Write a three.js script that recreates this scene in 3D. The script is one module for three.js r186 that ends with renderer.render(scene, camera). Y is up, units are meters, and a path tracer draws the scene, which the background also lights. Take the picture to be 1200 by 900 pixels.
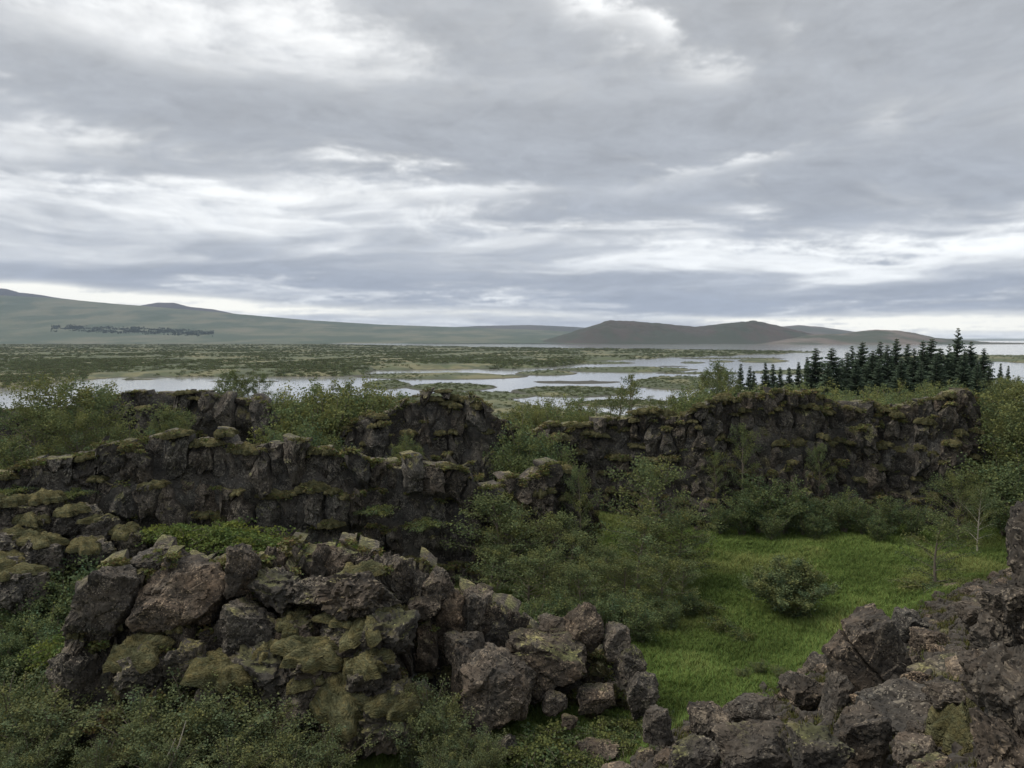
import * as THREE from 'three';
import { mergeGeometries, toCreasedNormals } from 'three/addons/utils/BufferGeometryUtils.js';

// ---------------------------------------------------------------- camera, sky, sun, exposure
const F = 902.6, PITCH = 3.37 * Math.PI / 180, EYE = 30;          // eye 30 m above the lake (y = 0)
const scene = new THREE.Scene();
const camera = new THREE.PerspectiveCamera(53, 4 / 3, 0.5, 60000);
camera.position.set(0, EYE, 0);
camera.rotation.x = -PITCH;
const renderer = new THREE.WebGLRenderer({ antialias: true });
renderer.toneMapping = THREE.LinearToneMapping;
renderer.toneMappingExposure = 1.56;
renderer.shadowMap.enabled = true;
scene.fog = new THREE.FogExp2(0xb0c0da, 3.8e-5);

const sun = new THREE.DirectionalLight(0xfff3e2, 1.5);
sun.name = 'sun';
sun.position.set(-140, 230, -60);
sun.target.position.set(0, 15, -40);
sun.castShadow = true;
sun.shadow.radius = 55;
sun.shadow.mapSize.set(4096, 4096);
Object.assign(sun.shadow.camera, { left: -120, right: 120, top: 120, bottom: -120, near: 10, far: 600 });
scene.add(sun, sun.target);

// ---------------------------------------------------------------- random numbers and noise
function rng(seed) {
  let a = (seed * 2654435761) >>> 0;
  return () => { a = (a + 0x6D2B79F5) >>> 0; let t = a; t = Math.imul(t ^ (t >>> 15), t | 1); t ^= t + Math.imul(t ^ (t >>> 7), t | 61); return ((t ^ (t >>> 14)) >>> 0) / 4294967296; };
}
const PERM = new Uint8Array(512);
{ const r = rng(77), p = [...Array(256).keys()]; for (let i = 255; i > 0; i--) { const j = Math.floor(r() * (i + 1)); [p[i], p[j]] = [p[j], p[i]]; } for (let i = 0; i < 512; i++) PERM[i] = p[i & 255]; }
const fadeC = (t) => t * t * t * (t * (t * 6 - 15) + 10), mix = (a, b, t) => a + (b - a) * t;
const clamp = (x, a = 0, b = 1) => (x < a ? a : x > b ? b : x);
const smooth = (a, b, x) => { const t = clamp((x - a) / (b - a)); return t * t * (3 - 2 * t); };
const grad3 = (h, x, y, z) => { h &= 15; const u = h < 8 ? x : y, v = h < 4 ? y : h === 12 || h === 14 ? x : z; return ((h & 1) ? -u : u) + ((h & 2) ? -v : v); };
function noise3(x, y, z) {
  const X0 = Math.floor(x), Y0 = Math.floor(y), Z0 = Math.floor(z); x -= X0; y -= Y0; z -= Z0;
  const X = X0 & 255, Y = Y0 & 255, Z = Z0 & 255, u = fadeC(x), v = fadeC(y), w = fadeC(z);
  const A = PERM[X] + Y, AA = PERM[A] + Z, AB = PERM[A + 1] + Z, B = PERM[X + 1] + Y, BA = PERM[B] + Z, BB = PERM[B + 1] + Z;
  return mix(mix(mix(grad3(PERM[AA], x, y, z), grad3(PERM[BA], x - 1, y, z), u), mix(grad3(PERM[AB], x, y - 1, z), grad3(PERM[BB], x - 1, y - 1, z), u), v),
    mix(mix(grad3(PERM[AA + 1], x, y, z - 1), grad3(PERM[BA + 1], x - 1, y, z - 1), u), mix(grad3(PERM[AB + 1], x, y - 1, z - 1), grad3(PERM[BB + 1], x - 1, y - 1, z - 1), u), v), w);
}
function fbm(x, y, z, n = 4, gain = 0.5) { let s = 0, a = 1, t = 0; for (let i = 0; i < n; i++) { s += a * noise3(x, y, z); t += a; a *= gain; x = x * 2.03 + 17.1; y = y * 2.03 + 5.3; z = z * 2.03 + 9.7; } return s / t; }
// fracture facets: the nearest of jittered points gives a level and a tilt, about -1 to 1
const hash = (a, b, c, k) => PERM[(PERM[(PERM[(a & 255)] + b) & 255] + c + k * 37) & 255] / 255;
function facet(x, y, z) {
  const X = Math.floor(x), Y = Math.floor(y), Z = Math.floor(z); let best = 9, out = 0;
  for (let i = -1; i < 2; i++) for (let j = -1; j < 2; j++) for (let k = -1; k < 2; k++) {
    const a = X + i, b = Y + j, c = Z + k, dx = a + hash(a, b, c, 0) - x, dy = b + hash(a, b, c, 1) - y, dz = c + hash(a, b, c, 2) - z, d = dx * dx + dy * dy + dz * dz;
    if (d < best) { best = d; out = (hash(a, b, c, 3) - 0.5) * 1.1 + (hash(a, b, c, 4) - 0.5) * 1.6 * dx + (hash(a, b, c, 5) - 0.5) * 1.6 * dy + (hash(a, b, c, 6) - 0.5) * 1.6 * dz; }
  }
  return out;
}
// noise on a torus of the given period, for tiling textures
function noiseP(x, y, p, seed) {
  const g = (ix, iy, dx, dy) => grad3(PERM[(PERM[(((ix % p) + p) % p) & 255] + (((iy % p) + p) % p) + seed) & 255], dx, dy, 0.37);
  const ix = Math.floor(x), iy = Math.floor(y), dx = x - ix, dy = y - iy, u = fadeC(dx), v = fadeC(dy);
  return mix(mix(g(ix, iy, dx, dy), g(ix + 1, iy, dx - 1, dy), u), mix(g(ix, iy + 1, dx, dy - 1), g(ix + 1, iy + 1, dx - 1, dy - 1), u), v);
}
function fbmP(x, y, p, seed, n) { let s = 0, a = 1, t = 0; for (let i = 0; i < n; i++) { s += a * noiseP(x * p, y * p, p, seed + i * 31); t += a; a *= 0.55; p *= 2; } return s / t; }

// the line of sight of a point of the view, d metres ahead of the eye
function P(u, v, d) {
  const a = (u - 600) / F, b = (450 - v) / F, c = Math.cos(PITCH), s = Math.sin(PITCH), k = d / (c + b * s);
  return new THREE.Vector3(a * k, EYE + (-s + b * c) * k, -d);
}

// ---------------------------------------------------------------- sky: layered overcast
{
  const SKYGAIN = 1.12, W = 4096, H = 2048, data = new Float32Array(W * H * 4);
  const AE = (u, v) => { const p = P(u, v, 1); p.y -= EYE; return [Math.atan2(p.x, -p.z), Math.atan2(p.y, Math.hypot(p.x, p.z))]; };
  // cloud masses: [u, v, half width, half height, tilt, amount]; positive = thick and dark, negative = thin and bright
  const masses = [
    [330, 150, 260, 55, 0.05, 0.5], [620, 195, 330, 60, 0.0, 0.55], [900, 150, 260, 75, -0.03, 0.42], [60, 82, 130, 30, 0.12, 0.4], [560, 50, 150, 60, 0.1, 0.22], [980, 20, 260, 32, 0.08, 0.55], [1120, 170, 150, 45, -0.1, 0.3],
    [180, 215, 120, 16, 0.02, 0.42], [40, 250, 180, 40, 0, -0.05], [120, 20, 250, 40, 0, -0.16], [250, 60, 120, 30, 0, -0.1], [60, 135, 70, 45, 0.3, -0.4], [350, 40, 60, 30, 0, -0.16], [690, 12, 45, 14, 0.3, -0.55], [755, 35, 30, 14, 0.5, -0.45], [830, 82, 50, 16, 0, -0.35], [920, 38, 30, 14, 0.3, -0.4],
    [860, 195, 130, 13, -0.12, -0.65], [700, 215, 120, 20, -0.1, -0.35], [1060, 150, 110, 28, 0, -0.25], [860, 250, 60, 30, -0.5, -0.4], [400, 230, 130, 30, 0.05, -0.35], [560, 240, 100, 22, 0, -0.28], [660, 255, 200, 14, 0, 0.35], [940, 230, 60, 34, -0.2, 0.34], [1130, 225, 120, 40, 0, 0.2],
    [300, 305, 420, 26, 0.0, 0.3], [120, 332, 260, 16, 0.02, 0.42], [480, 330, 260, 12, 0.02, 0.3], [900, 345, 320, 17, 0, 0.36], [1120, 350, 130, 14, 0, 0.3], [900, 305, 240, 12, -0.05, -0.3], [620, 290, 160, 10, 0, -0.2], [1080, 295, 130, 12, -0.05, -0.4], [430, 352, 260, 7, 0.05, -0.22],
  ].map(([u, v, w, h, t, m]) => { const [a, e] = AE(u, v); return [a, e, w / F, h / F, Math.cos(t), Math.sin(t), m]; });
  const gaps = [[110, 347, 80, 7, 0.1, 1.1], [205, 354, 70, 6, 0.06, 0.95], [300, 359, 140, 7, 0.05, 0.6], [50, 342, 50, 5, 0.1, 1.0], [1110, 380, 190, 9, 0, 1.0], [960, 375, 140, 4, 0.02, 0.8], [520, 366, 180, 6, 0.02, 0.4]].map(([u, v, w, h, t, m]) => { const [a, e] = AE(u, v); return [a, e, w / F, h / F, Math.cos(t), Math.sin(t), m]; });
  const around = (list, az, el, jx, jy) => { let s = 0; for (const [a, e, w, h, c, n, m] of list) { const x = az - a + jx, y = el - e + jy; if (Math.abs(x) > 3 * w + 0.1 || Math.abs(y) > 3 * h + 3 * w * Math.abs(n)) continue; const p = (x * c - y * n) / w, q = (x * n + y * c) / h, r = p * p + q * q; if (r < 6) s += m * Math.exp(-r); } return s; };
  for (let row = 0; row < H; row++) {
    const el = ((row + 0.5) / H - 0.5) * Math.PI, y = Math.sin(el), cy = Math.cos(el);
    for (let col = 0; col < W; col++) {
      const round = ((col + 0.5) / W - 0.5) * 2 * Math.PI, x = Math.cos(round) * cy, z = Math.sin(round) * cy, o = (row * W + col) * 4;
      if (el < -0.02) { data[o] = 0.16; data[o + 1] = 0.18; data[o + 2] = 0.16; data[o + 3] = 1; continue; }
      const az = Math.atan2(x, -z), k = 1 / (Math.max(y, 0) + 0.055), X = x * k, Z = z * k;
      const wx = fbm(X * 0.5, 3.1, Z * 0.5, 3), wz = fbm(X * 0.5, 8.7, Z * 0.5, 3);
      const n = fbm(X * 0.42 + wx * 0.9, 1.5, Z * 0.62 + wz * 0.9, 7, 0.56), fine = fbm(X * 2.1 + wx * 2, 6.5, Z * 3.2 + wz * 2, 4, 0.6);
      const jx = 0.09 * wx + 0.03 * fine, jy = 0.045 * wz + 0.02 * fine;
      const up = smooth(0.03, 0.3, el), puff = fbm(az * 6 + wx * 1.4, el * 15 + wz * 1.4, 2.5, 7, 0.62), curl = fbm(az * 15 + wz * 2.2 + puff, el * 38 + wx * 2.2, 9.5, 8, 0.7), band = fbm(az * 3.2 + wx, el * 46 + wz * 1.5, 4.4, 4, 0.6);
      const x0 = n * mix(0.75, 0.5, up) + fine * 0.3 + puff * mix(0.5, 0.9, up) + curl * mix(0.35, 0.5, up) + band * mix(0.75, 0.12, up) + around(masses, az, el, jx + 0.05 * puff + 0.02 * curl, jy + 0.035 * puff + 0.015 * curl) * 1.15 + 0.15;
      const s = 0.5 + 0.5 * Math.tanh(2.5 * x0), low = Math.exp(-Math.max(el, 0) / 0.085), mid = Math.exp(-Math.max(el, 0) / 0.22);
      // bright thin cloud to grey thick cloud; lower ones seen through more air are bluer
      const billow = 0.28 - Math.abs(fbm(az * 10 + wx * 2 + puff, el * 24 + wz * 2, 13.5, 6, 0.6)) * 1.3, lump = 1 + 0.3 * curl * s + 0.16 * puff + 0.22 * billow;
      let r = mix(0.70, 0.25, s) * lump, g = mix(0.702, 0.258, s) * lump, b = mix(0.70, 0.268, s) * lump;
      r = mix(r, mix(0.70, 0.218, s) * lump, mid * 0.8); g = mix(g, mix(0.73, 0.258, s) * lump, mid * 0.8); b = mix(b, mix(0.735, 0.33, s) * lump, mid * 0.8);
      const gap = clamp(around(gaps, az, el, jx * 0.25 * low, jy * 0.16) * (1.15 + fine * 1.6 + curl * 1.5));
      r = mix(r, 0.80, gap); g = mix(g, 0.79, gap); b = mix(b, 0.72, gap);
      data[o] = r * SKYGAIN; data[o + 1] = g * SKYGAIN; data[o + 2] = b * SKYGAIN; data[o + 3] = 1;
    }
  }
  const tex = new THREE.DataTexture(data, W, H, THREE.RGBAFormat, THREE.FloatType);
  tex.mapping = THREE.EquirectangularReflectionMapping; tex.magFilter = tex.minFilter = THREE.LinearFilter; tex.needsUpdate = true;
  scene.background = tex; scene.environment = tex;
}

// ---------------------------------------------------------------- textures and materials
function dataTex(n, fn, srgb, metres) {
  const d = new Uint8Array(n * n * 4);
  for (let j = 0; j < n; j++) for (let i = 0; i < n; i++) { const c = fn(i / n, j / n), o = (j * n + i) * 4; d[o] = clamp(c[0]) * 255; d[o + 1] = clamp(c[1]) * 255; d[o + 2] = clamp(c[2]) * 255; d[o + 3] = 255; }
  const t = new THREE.DataTexture(d, n, n); t.wrapS = t.wrapT = THREE.RepeatWrapping; t.magFilter = THREE.LinearFilter; t.minFilter = THREE.LinearMipmapLinearFilter; t.generateMipmaps = true;
  if (srgb) t.colorSpace = THREE.SRGBColorSpace;
  t.repeat.set(1 / metres, 1 / metres); t.needsUpdate = true; return t;
}
const toS = (x) => Math.pow(clamp(x), 1 / 2.2);
const rockField = (x, y) => {
  const big = fbmP(x, y, 3, 5, 5), fine = fbmP(x, y, 24, 60, 4), pit = fbmP(x, y, 40, 90, 2), patch = fbmP(x, y, 5, 120, 3);
  const blot = fbmP(x, y, 14, 150, 3), dots = fbmP(x, y, 46, 190, 2), reg = fbmP(x, y, 4, 220, 2);
  const lichen = Math.max(smooth(0.34, 0.41, blot + reg * 0.3) * (0.65 + 0.8 * fine), smooth(0.39, 0.48, dots + reg * 0.5));
  return { big, fine, pit, patch, lichen };
};
const rockMap = dataTex(1024, (x, y) => {
  const f = rockField(x, y), v = clamp(0.33 + 0.42 * f.big + 0.24 * f.fine - 0.2 * smooth(0.12, 0.5, f.pit), 0.05, 0.7), w = f.patch * 0.12;
  return [toS(mix(v * (1 + w), 0.98, f.lichen)), toS(mix(v, 0.98, f.lichen)), toS(mix(v * (1 - w), 0.93, f.lichen))];
}, true, 3.2);
const fleckMap = dataTex(1024, (x, y) => {
  const f = rockField(x, y), v = clamp(0.33 + 0.42 * f.big + 0.24 * f.fine - 0.2 * smooth(0.12, 0.5, f.pit), 0.05, 0.7), w = f.patch * 0.12, l = Math.max(f.lichen, smooth(0.2, 0.3, fbmP(x * 1, y, 18, 260, 3) + 0.45 * fbmP(x, y, 4, 300, 2)) * (0.55 + 0.9 * f.fine));
  return [toS(mix(v * (1 + w), 0.95, l)), toS(mix(v, 0.96, l)), toS(mix(v * (1 - w), 0.93, l))];
}, true, 3.2);
const rockBump = dataTex(1024, (x, y) => { const f = rockField(x, y), v = clamp(0.5 + 0.5 * f.big + 0.35 * f.fine - 0.35 * smooth(0.1, 0.5, f.pit)); return [v, v, v]; }, false, 3.2);
const mossMap = dataTex(512, (x, y) => { const v = clamp(0.72 + 0.35 * fbmP(x, y, 4, 40, 3) + 0.6 * fbmP(x, y, 32, 10, 3)), w = fbmP(x, y, 6, 80, 3) * 0.2; return [toS(v * (1 + w)), toS(v), toS(v * (0.9 - w))]; }, true, 1.2);
const mossBump = dataTex(512, (x, y) => { const v = clamp(0.5 + 0.9 * fbmP(x, y, 24, 13, 4)); return [v, v, v]; }, false, 1.2);
const soilMap = dataTex(1024, (x, y) => { const v = clamp(0.66 + 0.5 * fbmP(x, y, 6, 22, 4) + 0.6 * fbmP(x, y, 60, 33, 3)), w = fbmP(x, y, 9, 71, 4) * 0.3; return [toS(v * (1 + w)), toS(v), toS(v * (1 - w))]; }, true, 5);
const soilBump = dataTex(512, (x, y) => { const v = clamp(0.5 + 0.8 * fbmP(x, y, 20, 55, 4)); return [v, v, v]; }, false, 3);

const M = {
  rock: new THREE.MeshStandardMaterial({ name: 'basalt', vertexColors: true, map: rockMap, bumpMap: rockBump, bumpScale: 0.05, roughness: 0.92 }),
  flecked: new THREE.MeshStandardMaterial({ name: 'lichened_basalt', vertexColors: true, map: fleckMap, bumpMap: rockBump, bumpScale: 0.05, roughness: 0.95 }),
  moss: new THREE.MeshPhysicalMaterial({ name: 'moss', vertexColors: true, map: mossMap, bumpMap: mossBump, bumpScale: 0.05, roughness: 1, specularIntensity: 0.2 }),
  soil: new THREE.MeshPhysicalMaterial({ name: 'turf', vertexColors: true, map: soilMap, bumpMap: soilBump, bumpScale: 0.05, roughness: 1, specularIntensity: 0.2 }),
  far: new THREE.MeshStandardMaterial({ name: 'far_land', vertexColors: true, roughness: 1 }),
  leaf: new THREE.MeshPhysicalMaterial({ name: 'birch_leaves', vertexColors: true, roughness: 0.95, specularIntensity: 0.15, transmission: 0.3, thickness: 0 }),
  needle: new THREE.MeshPhysicalMaterial({ name: 'needles', vertexColors: true, roughness: 0.95, specularIntensity: 0.3 }),
  bark: new THREE.MeshStandardMaterial({ name: 'birch_bark', color: new THREE.Color().setRGB(0.17, 0.145, 0.12), roughness: 0.95 }),
  paleBark: new THREE.MeshStandardMaterial({ name: 'pale_bark', color: new THREE.Color().setRGB(0.42, 0.39, 0.34), roughness: 0.95 }),
  blade: new THREE.MeshPhysicalMaterial({ name: 'grass_blades', vertexColors: true, roughness: 0.95, specularIntensity: 0.15 }),
};

const used = {};
function numbered(name) { const n = used[name] = (used[name] ?? -1) + 1; return n ? name + '_' + String(n).padStart(3, '0') : name; }
function tag(o, label, category, group) { o.userData.label = label; o.userData.category = category; if (group) o.userData.group = group; return o; }
function shade(o) { o.castShadow = o.receiveShadow = true; return o; }
function mesh(name, g, m, parent) { const o = shade(new THREE.Mesh(g, m)); o.name = parent === scene ? numbered(name) : name; parent.add(o); return o; }
function group(name) { const o = new THREE.Group(); o.name = numbered(name); scene.add(o); return o; }
function structure(name, g, m) { const o = mesh(name, g, m, scene); o.userData.kind = 'structure'; return o; }

// uv in metres, each triangle from the axis it faces most (for geometries without index)
function boxUV(g, du = 0, dv = 0) {
  const p = g.attributes.position.array, n = p.length / 9, uv = new Float32Array(n * 6);
  for (let t = 0; t < n; t++) {
    const o = t * 9, ax = p[o + 3] - p[o], ay = p[o + 4] - p[o + 1], az = p[o + 5] - p[o + 2], bx = p[o + 6] - p[o], by = p[o + 7] - p[o + 1], bz = p[o + 8] - p[o + 2];
    const nx = Math.abs(ay * bz - az * by), ny = Math.abs(az * bx - ax * bz), nz = Math.abs(ax * by - ay * bx);
    for (let k = 0; k < 3; k++) {
      const x = p[o + k * 3], y = p[o + k * 3 + 1], z = p[o + k * 3 + 2], q = t * 6 + k * 2;
      if (ny >= nx && ny >= nz) { uv[q] = x + du; uv[q + 1] = z + dv; } else if (nx >= nz) { uv[q] = z + du; uv[q + 1] = y + dv; } else { uv[q] = x + du; uv[q + 1] = y + dv; }
    }
  }
  g.setAttribute('uv', new THREE.BufferAttribute(uv, 2)); return g;
}
function planUV(g) { const p = g.attributes.position, uv = new Float32Array(p.count * 2); for (let i = 0; i < p.count; i++) { uv[i * 2] = p.getX(i); uv[i * 2 + 1] = p.getZ(i) + p.getY(i) * 0.7; } g.setAttribute('uv', new THREE.BufferAttribute(uv, 2)); return g; }
// rock colours: grey to brown basalt, moss where the noise lets it grow on upward faces
const GREY = [0.238, 0.222, 0.196], BROWN = [0.31, 0.23, 0.162], DARK = [0.128, 0.12, 0.106], MOSS = [0.215, 0.195, 0.09], MOSS2 = [0.145, 0.15, 0.062];
function rockColors(g, tone, moss, seed, scale = 1, patch = 0.55) {
  const p = g.attributes.position, n = g.attributes.normal, c = new Float32Array(p.count * 3);
  for (let i = 0; i < p.count; i++) {
    const x = p.getX(i), y = p.getY(i), z = p.getZ(i), a = fbm(x * 0.7 * scale + seed, y * 0.7 * scale, z * 0.7 * scale, 3);
    const k = clamp(0.5 + a * 0.9), v = 0.9 + 0.5 * fbm(x * 2.1 + seed * 3, y * 2.1, z * 2.1, 2);
    const grow = smooth(0.56, 0.9, n.getY(i) * 0.75 + patch * fbm(x * 1.6 * scale, y * 1.6 * scale + seed, z * 1.6 * scale, 3) + moss);
    const m = clamp(0.5 + 1.2 * noise3(x * 0.9, y * 0.9 + 4, z * 0.9 + seed));
    for (let j = 0; j < 3; j++) c[i * 3 + j] = mix(mix(DARK[j], tone[j], k) * v, mix(MOSS2[j], MOSS[j], m) * 1.6, grow);
  }
  g.setAttribute('color', new THREE.BufferAttribute(c, 3)); return g;
}
const toneOf = (r, brown) => { const k = clamp(brown + (r() - 0.5) * 0.7), v = 0.8 + r() * 0.45; return GREY.map((g, i) => mix(g, BROWN[i], k) * v); };

// ---------------------------------------------------------------- the ground near by
const farRise = (d) => smooth(58.5, 63.5, d);
function slopeT(x, d) { return (x - 4) * 0.64 - (d - 25) * 0.769; }        // distance into the scree from its foot
function ground(x, d) {
  let h = 16 + 0.35 * fbm(x * 0.12, 2, d * 0.12, 3) + 0.12 * noise3(x * 0.7, 5, d * 0.7);
  const t = slopeT(x, d) + 1.2 * noise3(x * 0.25, 9, d * 0.25);
  if (t > -1) h += Math.max(0, 0.6 * (t > 1 ? t : (t + 1) * (t + 1) / 4)) + (t > 0 ? 0.25 * fbm(x * 0.8, 3, d * 0.8, 3) : 0);
  h += smooth(-8, -30, x) * smooth(33, 44, d) * 2.2;                                // the hollow behind the ridge rises to the left
  h += smooth(44, 52, d) * smooth(12, -4, x) * 2.4;                                 // floor between the two cliffs
  h = mix(h, Math.max(h, backSlope(x, d)), farRise(d));
  const r = Math.hypot(x, d); h = Math.max(h, Math.min(28.35, 28.35 - (r - 1.6) * 1.5));
  return h;
}
function backSlope(x, d) { return 22.6 - (d - 62) * 0.113 + 0.9 * fbm(x * 0.05, 7, d * 0.05, 3) + smooth(30, 60, x) * 1.5; }
{
  const nx = 330, nd = 300, pos = [], col = [], idx = [];
  for (let j = 0; j <= nd; j++) for (let i = 0; i <= nx; i++) {
    const d = -6 + 84 * j / nd, x = (i / nx - 0.5) * 130, y = ground(x, d);
    pos.push(x, y, -d);
    const t = slopeT(x, d), n = fbm(x * 0.16, 1, d * 0.16, 4), m = fbm(x * 0.9, 4, d * 0.9, 3), scree = smooth(-0.6, 1.5, t + n * 3) * (d < 60 ? 1 : 0);
    const meadow = smooth(2, 9, x + n * 5) , g = [mix(0.1, 0.12, meadow) + n * 0.06, mix(0.12, 0.18, meadow) + n * 0.05, mix(0.045, 0.045, meadow)];
    const s = [0.12 + m * 0.05, 0.105 + m * 0.05, 0.075 + m * 0.02], k = scree * clamp(0.75 + m * 0.9);
    for (let c = 0; c < 3; c++) col.push(Math.max(0.01, mix(g[c], s[c], k)));
  }
  for (let j = 0; j < nd; j++) for (let i = 0; i < nx; i++) { const a = j * (nx + 1) + i, b = a + 1, c = a + nx + 1, e = c + 1; idx.push(a, b, c, b, e, c); }
  const g = new THREE.BufferGeometry(); g.setAttribute('position', new THREE.Float32BufferAttribute(pos, 3)); g.setAttribute('color', new THREE.Float32BufferAttribute(col, 3)); g.setIndex(idx); g.computeVertexNormals(); planUV(g);
  structure('ground', g, M.soil);
}

// ---------------------------------------------------------------- lake, plain, islets
{
  const wave = dataTex(512, (x, y) => { const v = clamp(0.5 + 0.55 * fbmP(x, y, 10, 3, 4)); return [v, v, v]; }, false, 14);
  const g = new THREE.PlaneGeometry(24000, 11000, 1, 1); g.rotateX(-Math.PI / 2); g.translate(0, 0, -5650);
  const uv = g.attributes.uv, p = g.attributes.position; for (let i = 0; i < 4; i++) uv.setXY(i, p.getX(i), p.getZ(i) * 0.5);
  structure('lake_water', g, new THREE.MeshPhysicalMaterial({ name: 'lake_water', color: new THREE.Color().setRGB(0.36, 0.375, 0.38), roughness: 0.08, ior: 2.0, bumpMap: wave, bumpScale: 0.03 }));
}
const SHORE = [[-400, 478], [-100, 468], [0, 456], [40, 454], [80, 447], [140, 443], [250, 442], [400, 442.5], [425, 440], [440, 435], [530, 434], [600, 433], [660, 430], [690, 425], [750, 421.5], [850, 417.5], [900, 416], [960, 413.5], [1000, 410], [1040, 405]];
const NEARSHORE = [[-300, 500], [-100, 484], [0, 480], [130, 477], [400, 471], [440, 463], [520, 463], [600, 466], [640, 479], [740, 487], [800, 471], [860, 453], [920, 447], [1000, 441], [1130, 438], [1170, 452], [1200, 474], [1400, 480]];
const FARSHORE = [[-400, 399.5], [330, 399.5], [360, 401.8], [450, 404.2], [540, 405.8], [640, 407.2], [760, 408.4], [860, 410.2], [960, 411.8], [1000, 411.8]];
const along = (pts, u) => { if (u <= pts[0][0]) return pts[0][1]; for (let i = 1; i < pts.length; i++) if (u < pts[i][0]) return mix(pts[i - 1][1], pts[i][1], (u - pts[i - 1][0]) / (pts[i][0] - pts[i - 1][0])); return pts[pts.length - 1][1]; };
const HZ = 396.85, KD = F * EYE;                                   // a point of the lake at d metres lies KD / d under the horizon
// islets: [u, v, half width, half depth, height]
const ISLETS = [[518, 441, 90, 3.4, 1.6], [528, 454, 46, 4.2, 1.3], [452, 451, 26, 4.5, 1.6], [640, 437.5, 34, 2.4, 1.4], [735, 433.5, 70, 2.6, 2.4], [820, 437.3, 50, 1.1, 0.8], [675, 448, 58, 2.2, 0.25], [672, 459, 64, 6, 1.2], [795, 449, 48, 6.5, 2.6], [560, 464, 60, 4, 1.2],
  [700, 425.3, 40, 1.4, 1.0], [812, 425, 14, 1.1, 0.8], [846, 423.6, 14, 1.1, 0.8], [895, 423, 26, 1.8, 2.2], [860, 420, 60, 0.9, 0.6], [1150, 420, 110, 3.2, 3.2], [1230, 421, 60, 4, 4], [160, 444.6, 20, 0.8, 0.6], [42, 467.5, 14, 0.9, 0.6], [790, 429.3, 18, 0.6, 0.5], [735, 473, 70, 4, 0.7], [930, 436, 45, 2.5, 1.2], [285, 447, 40, 1.0, 0.5]];
const uOf = (x, d) => 600 + F * x / d * (Math.cos(PITCH) + Math.sin(PITCH) * 0.05), vOf = (d) => HZ + KD / d;
function landHeight(x, d) {
  const u = uOf(x, d), v = vOf(d), jag = 2.2 * fbm(u * 0.03, 2, v * 0.25, 4) + 1.2 * fbm(u * 0.11, 8, v * 0.6, 3);
  let h = -1.6;
  const close = v - (along(NEARSHORE, u) + jag * 2.2); if (close > 0 && d > 150) h = Math.max(h, -0.2 + 1.3 * smooth(0, 6, close) + 0.5 * fbm(x * 0.05, 3, d * 0.05, 3) * smooth(0, 4, close));
  const near = backSlope(x, d) + (u < 180 ? 0 : 0); h = Math.max(h, Math.max(near - 1.2, -1.6));
  const inside = along(SHORE, u) + jag - v, beyond = v - (along(FARSHORE, u) + jag * 0.15);
  if (inside > 0 && beyond > 0) {
    const k = Math.min(smooth(0, 3, inside), smooth(0, 1.5, beyond));
    const rough = fbm(x * 0.006, 1, d * 0.004, 5), hum = fbm(x * 0.03, 4, d * 0.02, 3);
    h = Math.max(h, -0.2 + k * (1.6 + 3.4 * clamp(0.5 + rough) + 2.0 * hum) * mix(1, 0.45, smooth(500, 2200, d)));
  }
  for (const [iu, iv, hw, hv, hh] of ISLETS) {
    const a = (u - iu) / (hw * 1.2), b = (v - iv - jag * 0.45) / (hv * 1.25); if (a > 1.4 || a < -1.4 || b > 1.6 || b < -1.6) continue;
    const r = Math.sqrt(a * a + b * b) + 0.16 * jag * Math.min(1, 3 / hv) * 0.6; if (r < 1) h = Math.max(h, -0.15 + hh * Math.min(1, (1 - r) * 2.6) * (0.8 + 0.5 * fbm(x * 0.05, 3, d * 0.05, 2)));
  }
  return h;
}
{
  const nr = 560, nc = 520, pos = [], col = [], idx = [];
  for (let j = 0; j <= nr; j++) for (let i = 0; i <= nc; i++) {
    const d = 66 * Math.pow(6200 / 66, j / nr), x = (i / nc - 0.5) * 1.75 * d, h = landHeight(x, d);
    pos.push(x, h, -d);
    const a = fbm(x * 0.011, 2, d * 0.006, 5, 0.6), b = fbm(x * 0.03, 6, d * 0.02, 4, 0.6), t = smooth(-0.05, 0.25, a + b * 0.5 + 0.25 * fbm(x * 0.07, 3, d * 0.03, 2)), wet = smooth(0.6, -0.1, h);
    const tan = [0.17, 0.165, 0.09], green = [0.095, 0.12, 0.055], dark = [0.065, 0.08, 0.045];
    for (let c = 0; c < 3; c++) { let v = mix(mix(dark[c], green[c], clamp(0.5 + b * 2)), tan[c], t); v = mix(v, [0.055, 0.052, 0.045][c], wet); col.push(v); }
  }
  for (let j = 0; j < nr; j++) for (let i = 0; i < nc; i++) { const a = j * (nc + 1) + i, b = a + 1, c = a + nc + 1, e = c + 1; if (Math.max(pos[a * 3 + 1], pos[b * 3 + 1], pos[c * 3 + 1], pos[e * 3 + 1]) > -1.2) idx.push(a, b, c, b, e, c); }
  const g = new THREE.BufferGeometry(); g.setAttribute('position', new THREE.Float32BufferAttribute(pos, 3)); g.setAttribute('color', new THREE.Float32BufferAttribute(col, 3)); g.setIndex(idx); g.computeVertexNormals();
  structure('lava_plain', g, M.far);
}

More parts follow.
